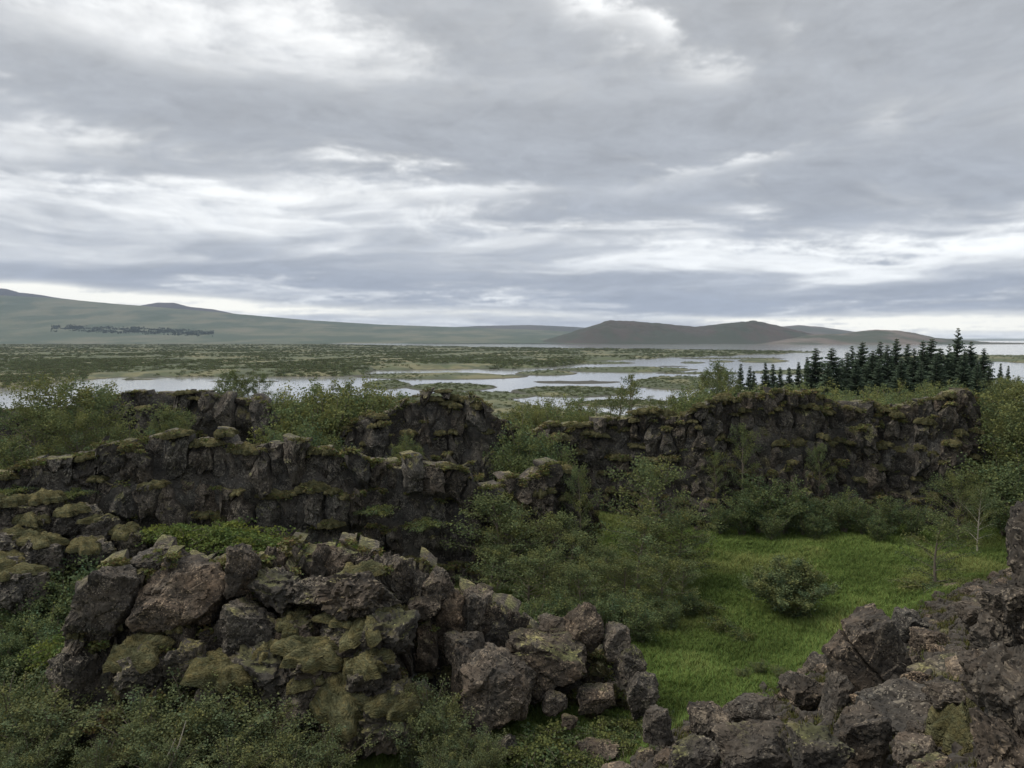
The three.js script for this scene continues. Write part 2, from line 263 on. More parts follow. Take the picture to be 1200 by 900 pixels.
// ---------------------------------------------------------------- hills
function hill(name, pts, dFoot, dCrest, tones, rough, foot = 0, straight = false) {
  const u0 = pts[0][0], u1 = pts[pts.length - 1][0], nu = Math.ceil((u1 - u0) / 2.2), nt = 90, pos = [], col = [], idx = [];
  for (let j = 0; j <= nt; j++) for (let i = 0; i <= nu; i++) {
    const u = mix(u0, u1, i / nu), t = j / nt * 1.35, d = mix(dFoot, dCrest, t), top = P(u, along(pts, u) + 1.1 * rough * fbm(u * 0.09, dCrest, 3, 4, 0.6), dCrest), x = top.x * (mix(1, d / dCrest, 0.9));
    const H = Math.max(0, top.y), prof = t < 1 ? (straight ? Math.pow(t, 1.3) : Math.pow(Math.sin(Math.PI / 2 * t), 1.25)) : Math.cos((t - 1) * 2.2);
    const n = fbm(x * 0.0016 * 4000 / dCrest, 3, d * 0.0016 * 4000 / dCrest, 5), gl = Math.sin(Math.PI * Math.min(1, t));
    const ends = Math.min(1, Math.min(i, nu - i) / 6);
    const y = Math.max(-3, foot + (H - foot) * prof * (1 + 0.5 * rough * n * gl + 0.34 * rough * fbm(x * 0.011 * 4000 / dCrest, 7, d * 0.004 * 4000 / dCrest, 5, 0.6) * Math.sqrt(gl)) * ends - 2 * (t < 0.02 ? 1 : 0));
    pos.push(x, y, -d);
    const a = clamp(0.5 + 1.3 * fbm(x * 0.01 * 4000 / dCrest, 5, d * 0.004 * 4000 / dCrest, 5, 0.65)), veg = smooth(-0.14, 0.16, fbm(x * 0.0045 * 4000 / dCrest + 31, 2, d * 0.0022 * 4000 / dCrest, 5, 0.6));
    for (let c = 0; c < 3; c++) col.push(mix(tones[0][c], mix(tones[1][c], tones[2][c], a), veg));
  }
  for (let j = 0; j < nt; j++) for (let i = 0; i < nu; i++) { const a = j * (nu + 1) + i, b = a + 1, c = a + nu + 1, e = c + 1; idx.push(a, b, c, b, e, c); }
  const g = new THREE.BufferGeometry(); g.setAttribute('position', new THREE.Float32BufferAttribute(pos, 3)); g.setAttribute('color', new THREE.Float32BufferAttribute(col, 3)); g.setIndex(idx); g.computeVertexNormals();
  return structure(name, g, M.far);
}
hill('hill', [[-260, 338], [-60, 343], [0, 346], [60, 349], [130, 355.5], [200, 361], [280, 368], [360, 375], [450, 380.5], [540, 383.5], [640, 387], [720, 391], [800, 396]], 4300, 8200, [[0.06, 0.09, 0.06], [0.085, 0.115, 0.075], [0.155, 0.155, 0.11]], 0.35, 4, true);
hill('hill', [[620, 404], [640, 398], [668, 390], [690, 383], [706, 378], [718, 376], [745, 376.5], [780, 379.5], [815, 383], [840, 380], [862, 377.5], [880, 377], [900, 380], [930, 386], [960, 393], [990, 397], [1010, 400]], 4350, 5100, [[0.042, 0.054, 0.036], [0.07, 0.056, 0.046], [0.046, 0.05, 0.038]], 1.1);
hill('hill', [[880, 402], [940, 392], [985, 391], [1005, 388.5], [1025, 386.5], [1050, 387], [1072, 390.5], [1095, 396], [1125, 398], [1160, 401], [1240, 403], [1330, 404]], 4000, 5000, [[0.055, 0.07, 0.045], [0.08, 0.066, 0.054], [0.19, 0.165, 0.14]], 0.8);
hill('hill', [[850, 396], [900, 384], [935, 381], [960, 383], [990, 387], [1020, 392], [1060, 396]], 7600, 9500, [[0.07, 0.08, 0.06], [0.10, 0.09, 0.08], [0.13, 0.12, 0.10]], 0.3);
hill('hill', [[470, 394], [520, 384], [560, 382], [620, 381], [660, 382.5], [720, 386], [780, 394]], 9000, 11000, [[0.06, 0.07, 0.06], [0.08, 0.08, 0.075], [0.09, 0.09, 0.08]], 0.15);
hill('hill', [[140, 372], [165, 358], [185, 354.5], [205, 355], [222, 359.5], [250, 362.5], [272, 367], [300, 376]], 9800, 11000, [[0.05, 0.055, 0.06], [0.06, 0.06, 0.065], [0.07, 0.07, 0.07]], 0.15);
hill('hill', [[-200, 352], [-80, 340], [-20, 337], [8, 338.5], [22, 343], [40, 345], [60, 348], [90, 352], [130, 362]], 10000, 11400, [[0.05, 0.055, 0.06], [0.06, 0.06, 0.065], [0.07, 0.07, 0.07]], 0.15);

// ---------------------------------------------------------------- plants: builders
function leafGeometry(list) {          // list of [x, y, z, size, r, g, b, rand]
  const n = list.length, pos = new Float32Array(n * 12), col = new Float32Array(n * 12), idx = new Uint32Array(n * 6), a = new THREE.Vector3(), b = new THREE.Vector3();
  list.forEach(([x, y, z, s, r, g, bl, q], i) => {
    const th = q * 6283.1 % 6.2832, ph = Math.acos(1 - 2 * ((q * 977.7) % 1)), e = (q * 3571.3) % 6.2832;
    a.set(Math.sin(ph) * Math.cos(th), Math.cos(ph), Math.sin(ph) * Math.sin(th)); b.set(Math.cos(e), Math.sin(e * 1.7), Math.sin(e)).cross(a).normalize();
    const l = s, w = s * 0.42, o = i * 12, put = (k, px, py, pz) => { pos[o + k * 3] = px; pos[o + k * 3 + 1] = py; pos[o + k * 3 + 2] = pz; };
    put(0, x, y, z); put(1, x + a.x * l * 0.5 + b.x * w, y + a.y * l * 0.5 + b.y * w, z + a.z * l * 0.5 + b.z * w); put(2, x + a.x * l, y + a.y * l, z + a.z * l); put(3, x + a.x * l * 0.5 - b.x * w, y + a.y * l * 0.5 - b.y * w, z + a.z * l * 0.5 - b.z * w);
    for (let k = 0; k < 4; k++) { col[o + k * 3] = r; col[o + k * 3 + 1] = g; col[o + k * 3 + 2] = bl; }
    idx.set([i * 4, i * 4 + 1, i * 4 + 2, i * 4, i * 4 + 2, i * 4 + 3], i * 6);
  });
  const g = new THREE.BufferGeometry(); g.setAttribute('position', new THREE.BufferAttribute(pos, 3)); g.setAttribute('color', new THREE.BufferAttribute(col, 3)); g.setIndex(new THREE.BufferAttribute(idx, 1)); g.computeVertexNormals(); return g;
}
function stick(points, r0, r1, sides = 5) {                        // tapered bent stem
  const n = points.length, pos = [], idx = [], up = new THREE.Vector3(), x = new THREE.Vector3(), y = new THREE.Vector3();
  for (let i = 0; i < n; i++) {
    up.copy(points[Math.min(n - 1, i + 1)]).sub(points[Math.max(0, i - 1)]).normalize(); x.set(1, 0.01, 0.3).cross(up).normalize(); y.crossVectors(up, x); const r = mix(r0, r1, i / (n - 1));
    for (let k = 0; k < sides; k++) { const a = k / sides * 6.2832; pos.push(points[i].x + r * (Math.cos(a) * x.x + Math.sin(a) * y.x), points[i].y + r * (Math.cos(a) * x.y + Math.sin(a) * y.y), points[i].z + r * (Math.cos(a) * x.z + Math.sin(a) * y.z)); }
    if (i) for (let k = 0; k < sides; k++) { const a = (i - 1) * sides + k, b = (i - 1) * sides + (k + 1) % sides; idx.push(a, b, a + sides, b, b + sides, a + sides); }
  }
  const g = new THREE.BufferGeometry(); g.setAttribute('position', new THREE.Float32BufferAttribute(pos, 3)); g.setIndex(idx); g.computeVertexNormals(); return g;
}
const V = (x, y, z) => new THREE.Vector3(x, y, z);
function leafTint(r, tint, clump) { const v = 0.72 + r() * 0.5, y = (r() - 0.5) * 0.25 + clump; return [tint[0] * v * (1 + y), tint[1] * v * (1 + y * 0.35), tint[2] * v * (1 - y * 0.5)]; }
// a bush of many stems from one root, nominal height 3 m
function shrubShape(seed, { spread = 1.25, leaves = 6200, stems = 16, tint = [0.16, 0.192, 0.084], size = 0.072, low = 0.12, open = 0.2 } = {}) {
  const r = rng(seed), wood = [], list = [];
  for (let s = 0; s < stems; s++) {
    const az = r() * 6.2832, lean = Math.pow(r(), 0.6) * spread, h = (2.15 + r() * 0.9) * (1 - 0.32 * Math.pow(lean / 1.3, 2)), pts = [], k1 = r() * 0.5 - 0.25, clump = (r() - 0.5) * 0.3;
    for (let i = 0; i <= 7; i++) { const t = i / 7, rad = lean * (0.25 * t + 0.75 * t * t) + 0.05; pts.push(V(Math.cos(az + k1 * t) * rad + 0.06 * Math.sin(t * 5 + s), h * Math.pow(t, 0.9), Math.sin(az + k1 * t) * rad + 0.06 * Math.cos(t * 6 + s))); }
    wood.push(stick(pts, 0.035, 0.006, 4));
    const curve = new THREE.CatmullRomCurve3(pts), twigs = 11 + Math.floor(r() * 5);
    for (let w = 0; w < twigs; w++) {
      const t = low + (1 - low) * Math.pow((w + r()) / twigs, 0.85), p = curve.getPoint(Math.min(1, t)), ta = r() * 6.2832, tl = (0.25 + 0.5 * r()) * (1.15 - 0.6 * t), q = V(Math.cos(ta) * tl, tl * (0.25 + 0.7 * r()), Math.sin(ta) * tl), n = Math.round(leaves / stems / twigs), c2 = clump + (r() - 0.5) * 0.25;
      for (let k = 0; k < n; k++) { const f = Math.pow(r(), 0.7), j = open * (0.4 + 0.6 * f); list.push([p.x + q.x * f + (r() + r() - 1) * j, Math.max(0.05, p.y + q.y * f + (r() + r() - 1) * j), p.z + q.z * f + (r() + r() - 1) * j, size * (0.7 + 0.6 * r()), ...leafTint(r, tint, c2), r()]); }
    }
  }
  return { wood: mergeGeometries(wood), crown: leafGeometry(list), height: 3 };
}
// a small birch with one bent trunk, nominal height 5 m
function birchShape(seed, { leaves = 5600, tint = [0.158, 0.188, 0.08], wide = 1.0, from = 0.14, size = 0.085, forks = 34 } = {}) {
  const r = rng(seed), wood = [], list = [], pts = [];
  for (let i = 0; i <= 8; i++) { const t = i / 8; pts.push(V(0.25 * Math.sin(t * 3 + seed) * t, 4.7 * t, 0.22 * Math.cos(t * 2.3 + seed * 2) * t)); }
  wood.push(stick(pts, 0.085, 0.012, 6));
  const curve = new THREE.CatmullRomCurve3(pts);
  for (let b = 0; b < forks; b++) {
    const t = from + (0.98 - from) * Math.pow((b + r() * 0.8) / forks, 0.9), p = curve.getPoint(t), az = b * 2.4 + r(), L = wide * (0.45 + 1.35 * Math.sin(Math.PI * Math.pow(clamp((t - from + 0.1) / (1.08 - from)), 0.75))) * (0.65 + 0.6 * r()), rise = 0.25 + 0.75 * t + r() * 0.3, bp = [];
    for (let i = 0; i <= 4; i++) { const f = i / 4; bp.push(V(p.x + Math.cos(az) * L * f, p.y + L * rise * (f - 0.25 * f * f), p.z + Math.sin(az) * L * f)); }
    wood.push(stick(bp, 0.03 * (1.2 - t), 0.005, 4));
    const n = Math.round(leaves / forks), c2 = (r() - 0.5) * 0.35;
    for (let k = 0; k < n; k++) { const f = 0.2 + 0.9 * Math.pow(r(), 0.75), i = Math.min(3.999, f * 4), a = bp[Math.floor(i)], e = bp[Math.min(4, Math.floor(i) + 1)], q = i - Math.floor(i), j = 0.33 * (0.5 + 0.5 * f) * (0.75 + 0.35 * wide); list.push([mix(a.x, e.x, q) + (r() + r() - 1) * j, mix(a.y, e.y, q) + (r() + r() - 1) * j, mix(a.z, e.z, q) + (r() + r() - 1) * j, size * (0.7 + 0.6 * r()), ...leafTint(r, tint, c2), r()]); }
  }
  return { wood: mergeGeometries(wood), crown: leafGeometry(list), height: 5 };
}
// a spruce, nominal height 12 m
function spruceShape(seed, thin = 1) {
  const r = rng(seed), wood = [stick([V(0, -0.3, 0), V(0.05, 6, 0.03), V(0, 12, 0)], 0.16, 0.015, 6)], pos = [], col = [];
  for (let y = 0.7; y < 11.9; y += 0.2 + 0.1 * r()) {
    const t = y / 12, L0 = (2.15 * Math.pow(1 - t, 0.85) + 0.12) * thin, n = t > 0.9 ? 5 : 8;
    for (let k = 0; k < n; k++) {
      const az = k / n * 6.2832 + r() * 0.8 + y * 1.7, yo = (r() - 0.5) * 0.5, L = L0 * (0.5 + 0.75 * r()), droop = mix(-0.30, 0.35, t) + (r() - 0.5) * 0.2, cx = Math.cos(az), cz = Math.sin(az), seg = Math.max(2, Math.round(L / 0.17)), v0 = 0.6 + r() * 0.7;
      for (let s = 0; s < seg; s++) {
        const f = (s + 0.3) / seg, px = cx * L * f, pz = cz * L * f, py = y + yo * Math.min(1, (12 - y) / 2) + L * droop * f + 0.12 * L * f * f;
        for (const side of [-1, 1, 0]) {
          const l = (0.3 + 0.3 * r()) * (1.25 - 0.55 * f) * clamp(0.3 + 1.6 * (1 - t), 0, 1) * 0.85, ax = side ? -cz * side * 0.8 + cx * 0.6 : cx * 0.5, azz = side ? cx * side * 0.8 + cz * 0.6 : cz * 0.5, w = 0.09 + 0.06 * r(), dy = side ? -0.15 - 0.3 * r() : -0.9;
          pos.push(px - cx * w, py + 0.02, pz - cz * w, px + cx * w, py + 0.02, pz + cz * w, px + ax * l, py + dy * l, pz + azz * l);
          const v = v0 * (0.8 + 0.4 * r()); for (let c = 0; c < 3; c++) col.push(0.08 * v, 0.115 * v, 0.076 * v);
        }
      }
    }
  }
  const g = new THREE.BufferGeometry(); g.setAttribute('position', new THREE.Float32BufferAttribute(pos, 3)); g.setAttribute('color', new THREE.Float32BufferAttribute(col, 3)); g.computeVertexNormals();
  return { wood: mergeGeometries(wood), crown: g, height: 12 };
}
// ferns and broad leaved herbs, nominal height 1 m
function herbShape(seed, tint = [0.16, 0.21, 0.06]) {
  const r = rng(seed), wood = [], list = [];
  for (let s = 0; s < 26; s++) {
    const az = r() * 6.2832, L = 0.35 + 0.75 * r(), h = 0.5 + 0.5 * r(), pts = [V(0, 0, 0), V(Math.cos(az) * L * 0.4, h * 0.75, Math.sin(az) * L * 0.4), V(Math.cos(az) * L, h * 0.7, Math.sin(az) * L)];
    wood.push(stick(pts, 0.012, 0.004, 3)); const curve = new THREE.CatmullRomCurve3(pts), c2 = (r() - 0.5) * 0.4;
    for (let k = 0; k < 60; k++) { const p = curve.getPoint(0.25 + 0.75 * r()); list.push([p.x + (r() - 0.5) * 0.22, Math.max(0.03, p.y + (r() - 0.5) * 0.16), p.z + (r() - 0.5) * 0.22, 0.072 * (0.7 + 0.6 * r()), ...leafTint(r, tint, c2), r()]); }
  }
  return { wood: mergeGeometries(wood), crown: leafGeometry(list), height: 1 };
}
const SHRUBS = [11, 12, 13, 14].map((s) => shrubShape(s)), DENSE = [21, 22, 23].map((s) => shrubShape(s, { leaves: 7500, tint: [0.14, 0.182, 0.082], stems: 20, open: 0.22 })), PALE = [31, 32, 33].map((s) => shrubShape(s, { leaves: 5600, tint: [0.182, 0.212, 0.086] })), THIN = [41, 42].map((s) => shrubShape(s, { leaves: 1500, spread: 0.8, stems: 9, low: 0.3 }));
const ROUND = [35].map((s) => shrubShape(s, { leaves: 34000, spread: 1.7, stems: 40, low: 0.02, open: 0.2, tint: [0.15, 0.182, 0.082] })), FINE = [36, 37, 38].map((s) => shrubShape(s, { leaves: 8200, size: 0.055, stems: 18, spread: 1.2, open: 0.2, tint: [0.162, 0.19, 0.09] }));
const BIRCH = [51, 52, 53].map((s) => birchShape(s)), SPARSE = [61, 62].map((s) => birchShape(s, { leaves: 4200, forks: 24, wide: 0.9 })), WIDE = [71, 72].map((s) => birchShape(s, { leaves: 8500, wide: 1.35, from: 0.06, forks: 40 })), THINBIRCH = [81, 82].map((s) => birchShape(s, { leaves: 1500, wide: 0.55, from: 0.2, forks: 20, size: 0.09 }));
const SPRUCE = [91, 92, 93].map((s) => spruceShape(s)), NARROW = [94, 95].map((s) => spruceShape(s, 0.72)), HERB = [101, 102].map((s) => herbShape(s)), DULLHERB = [103, 104].map((s) => herbShape(s, [0.135, 0.168, 0.066]));
const pr = rng(5);
// stand a plant at view column u, d metres ahead, with its top at view row vTop; on the ground unless vBase says where it roots
function plant(name, shapes, u, vTop, d, label, category, grp, { vBase, wide = 1, pale = false } = {}) {
  const top = P(u, vTop, d), s = shapes[Math.floor(pr() * shapes.length)], y0 = vBase ? P(u, vBase, d).y : (d < 66 ? ground(top.x, d) : landHeight(top.x, d)) - 0.05, k = Math.max(0.15, (top.y - y0) / s.height);
  const o = group(name); tag(o, label, category, grp);
  o.position.set(top.x, y0, -d); o.rotation.y = pr() * 6.28; o.scale.set(k * wide, k, k * wide);
  mesh(name === 'fern_clump' ? 'stems' : /shrub/.test(name) ? 'stems' : 'trunk', s.wood, pale ? M.paleBark : M.bark, o); mesh(name === 'fern_clump' ? 'leaves' : 'crown', s.crown, name === 'spruce_tree' ? M.needle : M.leaf, o);
  if (name === 'spruce_tree') { o.rotation.x = (pr() - 0.5) * 0.07; o.rotation.z = (pr() - 0.5) * 0.07; }
  return o;
}

// ---------------------------------------------------------------- rocks: builders
// an angular boulder: a ball cut by planes, roughened
function boulderGeometry(seed, { sx = 1, sy = 1, sz = 1, detail = 11, cuts = 9, boxy = 0.5, rough = 0.06, brown = 0.5, moss = -0.1, planes: extra = [], crack, bright = 1, fine = 1.6 } = {}) {
  detail = Math.round(detail * fine); const r = rng(seed), planes = [];
  for (const ax of [[1, 0, 0], [-1, 0, 0], [0, 1, 0], [0, -1, 0], [0, 0, 1], [0, 0, -1]]) { const n = V(...ax).add(V(r() - 0.5, r() - 0.5, r() - 0.5).multiplyScalar(0.7 * (1.1 - boxy))).normalize(); planes.push([n, 0.72 + r() * 0.26]); }
  for (let i = 0; i < cuts + 5; i++) planes.push([V(r() * 2 - 1, r() * 2 - 0.8, r() * 2 - 1).normalize(), 0.7 + r() * 0.3]);
  const cracks = [0, 1, 2].map(() => [V(r() * 2 - 1, (r() * 2 - 1) * 0.6, r() * 2 - 1).normalize(), (r() - 0.5) * 0.9]);
  planes.push(...extra);
  let g = new THREE.IcosahedronGeometry(1, detail); g.deleteAttribute('uv'); g.deleteAttribute('normal');
  const p = g.attributes.position, v = V(0, 0, 0), ox = r() * 50, cell = [];
  for (let i = 0; i < p.count; i++) {
    v.fromBufferAttribute(p, i).normalize(); let m = 1.25;
    for (const [n, d] of planes) { const k = n.dot(v); if (k > 0.05) { const q = d / k; if (q < m) m = q; } }
    v.multiplyScalar(m); v.set(v.x * sx, v.y * sy, v.z * sz);
    const L = (sx + sy + sz) / 3, a = rough * L, f = 1.7 / L;
    let dent = 0; for (const [n, d] of cracks) { const q = (n.x * v.x / sx + n.y * v.y / sy + n.z * v.z / sz) - d + 0.18 * noise3(v.x * 2 * f + ox, v.y * 2 * f, v.z * 2 * f); dent += Math.exp(-q * q * 900) * 0.05 * L; if (q > 0) dent += 0.018 * L; }
    if (crack) { const q = crack[0].x * v.x / sx + crack[0].y * v.y / sy + crack[0].z * v.z / sz - crack[1] + 0.05 * noise3(v.x * 3 + ox, v.y * 3, v.z * 3); dent += Math.exp(-q * q * 2200) * 0.2 * L; }
    const step = fbm(v.x * f * 1.3 + ox, v.y * f * 1.3 + 3, v.z * f * 1.3, 2), terr = (Math.floor(step * 7) + smooth(0.35, 0.65, step * 7 - Math.floor(step * 7))) / 7;
    const e = 1 + (fbm(v.x * f + ox, v.y * f, v.z * f, 4, 0.6) * 1.3 * a + terr * 1.6 * a + fbm(v.x * 5 + ox, v.y * 5, v.z * 5, 3, 0.6) * 0.06 + facet(v.x * 2.4 / L + ox, v.y * 2.4 / L, v.z * 2.4 / L) * 1.5 * a + facet(v.x * 6 / L + ox, v.y * 6 / L, v.z * 6 / L) * 0.5 * a - dent) / L;
    p.setXYZ(i, v.x * e, v.y * e, v.z * e);
  }
  g = toCreasedNormals(g, 0.5); boxUV(g, r() * 10, r() * 10);
  const tone = toneOf(r, brown).map((c) => c * bright); rockColors(g, tone, moss, seed % 97 * 1.3, 1);
  if (moss > 0.03) {                                              // a coat of moss has a thickness of its own
    const q = g.attributes.position, nn = g.attributes.normal, w = V(0, 0, 0);
    for (let i = 0; i < q.count; i++) { v.fromBufferAttribute(q, i); w.copy(v).normalize(); const sd = seed % 97 * 1.3, gr = smooth(0.56, 0.9, w.y * 0.75 + 0.55 * fbm(v.x * 1.6, v.y * 1.6 + sd, v.z * 1.6, 3) + moss), h = gr * (0.07 + 0.09 * (0.5 + noise3(v.x * 4 + ox, v.y * 4, v.z * 4))); q.setXYZ(i, v.x + w.x * h, v.y + w.y * h, v.z + w.z * h); }
    g = toCreasedNormals(g, 0.9);
  }
  return g;
}
// moss cushion: a lumpy low mound, nominal 1 x 0.45 x 1
function cushionGeometry(seed) {
  const r = rng(seed), rings = 14, seg = 40, ox = r() * 40, pos = [0, 0.3 * (1 + 1.1 * noise3(ox, 3, 0)), 0], idx = [];
  for (let i = 1; i <= rings; i++) for (let k = 0; k < seg; k++) {
    const a = k / seg * 6.2832, f = i / rings, R = f * (0.52 + 0.3 * noise3(Math.cos(a) * 1.5 + ox, Math.sin(a) * 1.5, 2) + 0.2 * noise3(Math.cos(a) * 4 + ox, Math.sin(a) * 4, 7) + 0.1 * noise3(Math.cos(a) * 10 + ox, Math.sin(a) * 10, 9)), x = Math.cos(a) * R, z = Math.sin(a) * R;
    const y = 0.3 * Math.pow(Math.max(0, 1 - f * f), 0.7) * (1 + 1.1 * noise3(x * 4.5 + ox, 3, z * 4.5)) + 0.1 * Math.abs(noise3(x * 9 + ox, 6, z * 9)) + 0.05 * noise3(x * 22 + ox, 8, z * 22) - (i === rings ? 0.16 : 0) - 0.04 * f; pos.push(x, y, z);
  }
  for (let k = 0; k < seg; k++) idx.push(0, 1 + (k + 1) % seg, 1 + k);
  for (let i = 0; i < rings - 1; i++) for (let k = 0; k < seg; k++) { const a = 1 + i * seg + k, b = 1 + i * seg + (k + 1) % seg; idx.push(a, b, a + seg, b, b + seg, a + seg); }
  const g = new THREE.BufferGeometry(); g.setAttribute('position', new THREE.Float32BufferAttribute(pos, 3)); g.setIndex(idx); g.computeVertexNormals();
  const c = [], n = pos.length / 3, t = r(); for (let i = 0; i < n; i++) { const m = clamp(0.5 + t * 0.6 - 0.3 + 0.8 * noise3(pos[i * 3] * 13 + ox, 2, pos[i * 3 + 2] * 13) + 1.1 * noise3(pos[i * 3] * 3 + ox, pos[i * 3 + 1] * 3, pos[i * 3 + 2] * 3)); for (let j = 0; j < 3; j++) c.push(mix([0.092, 0.09, 0.05][j], [0.195, 0.18, 0.104][j], m)); }
  g.setAttribute('color', new THREE.Float32BufferAttribute(c, 3)); return boxUV(g.toNonIndexed(), r() * 5, r() * 5);
}
const LEDGES = [];
const CUSHIONS = [1, 2, 3, 4, 5, 6, 7, 8].map((s) => cushionGeometry(200 + s));

// voronoi cells of seeds [x, y] inside a box
function cells(seeds, x0, x1, y0, y1, reach) {
  const out = [];
  for (const [sx, sy] of seeds) {
    let poly = [[x0, y0], [x1, y0], [x1, y1], [x0, y1]];
    for (const [tx, ty] of seeds) {
      const dx = tx - sx, dy = ty - sy; if ((!dx && !dy) || dx > reach || dx < -reach || dy > reach || dy < -reach) continue;
      const mx = (sx + tx) / 2, my = (sy + ty) / 2, next = [];
      for (let i = 0; i < poly.length; i++) {
        const a = poly[i], b = poly[(i + 1) % poly.length], da = (a[0] - mx) * dx + (a[1] - my) * dy, db = (b[0] - mx) * dx + (b[1] - my) * dy;
        if (da <= 0) next.push(a);
        if ((da < 0 && db > 0) || (da > 0 && db < 0)) { const t = da / (da - db); next.push([a[0] + (b[0] - a[0]) * t, a[1] + (b[1] - a[1]) * t]); }
      }
      poly = next; if (poly.length < 3) break;
    }
    if (poly.length > 2) out.push({ seed: [sx, sy], poly });
  }
  return out;
}
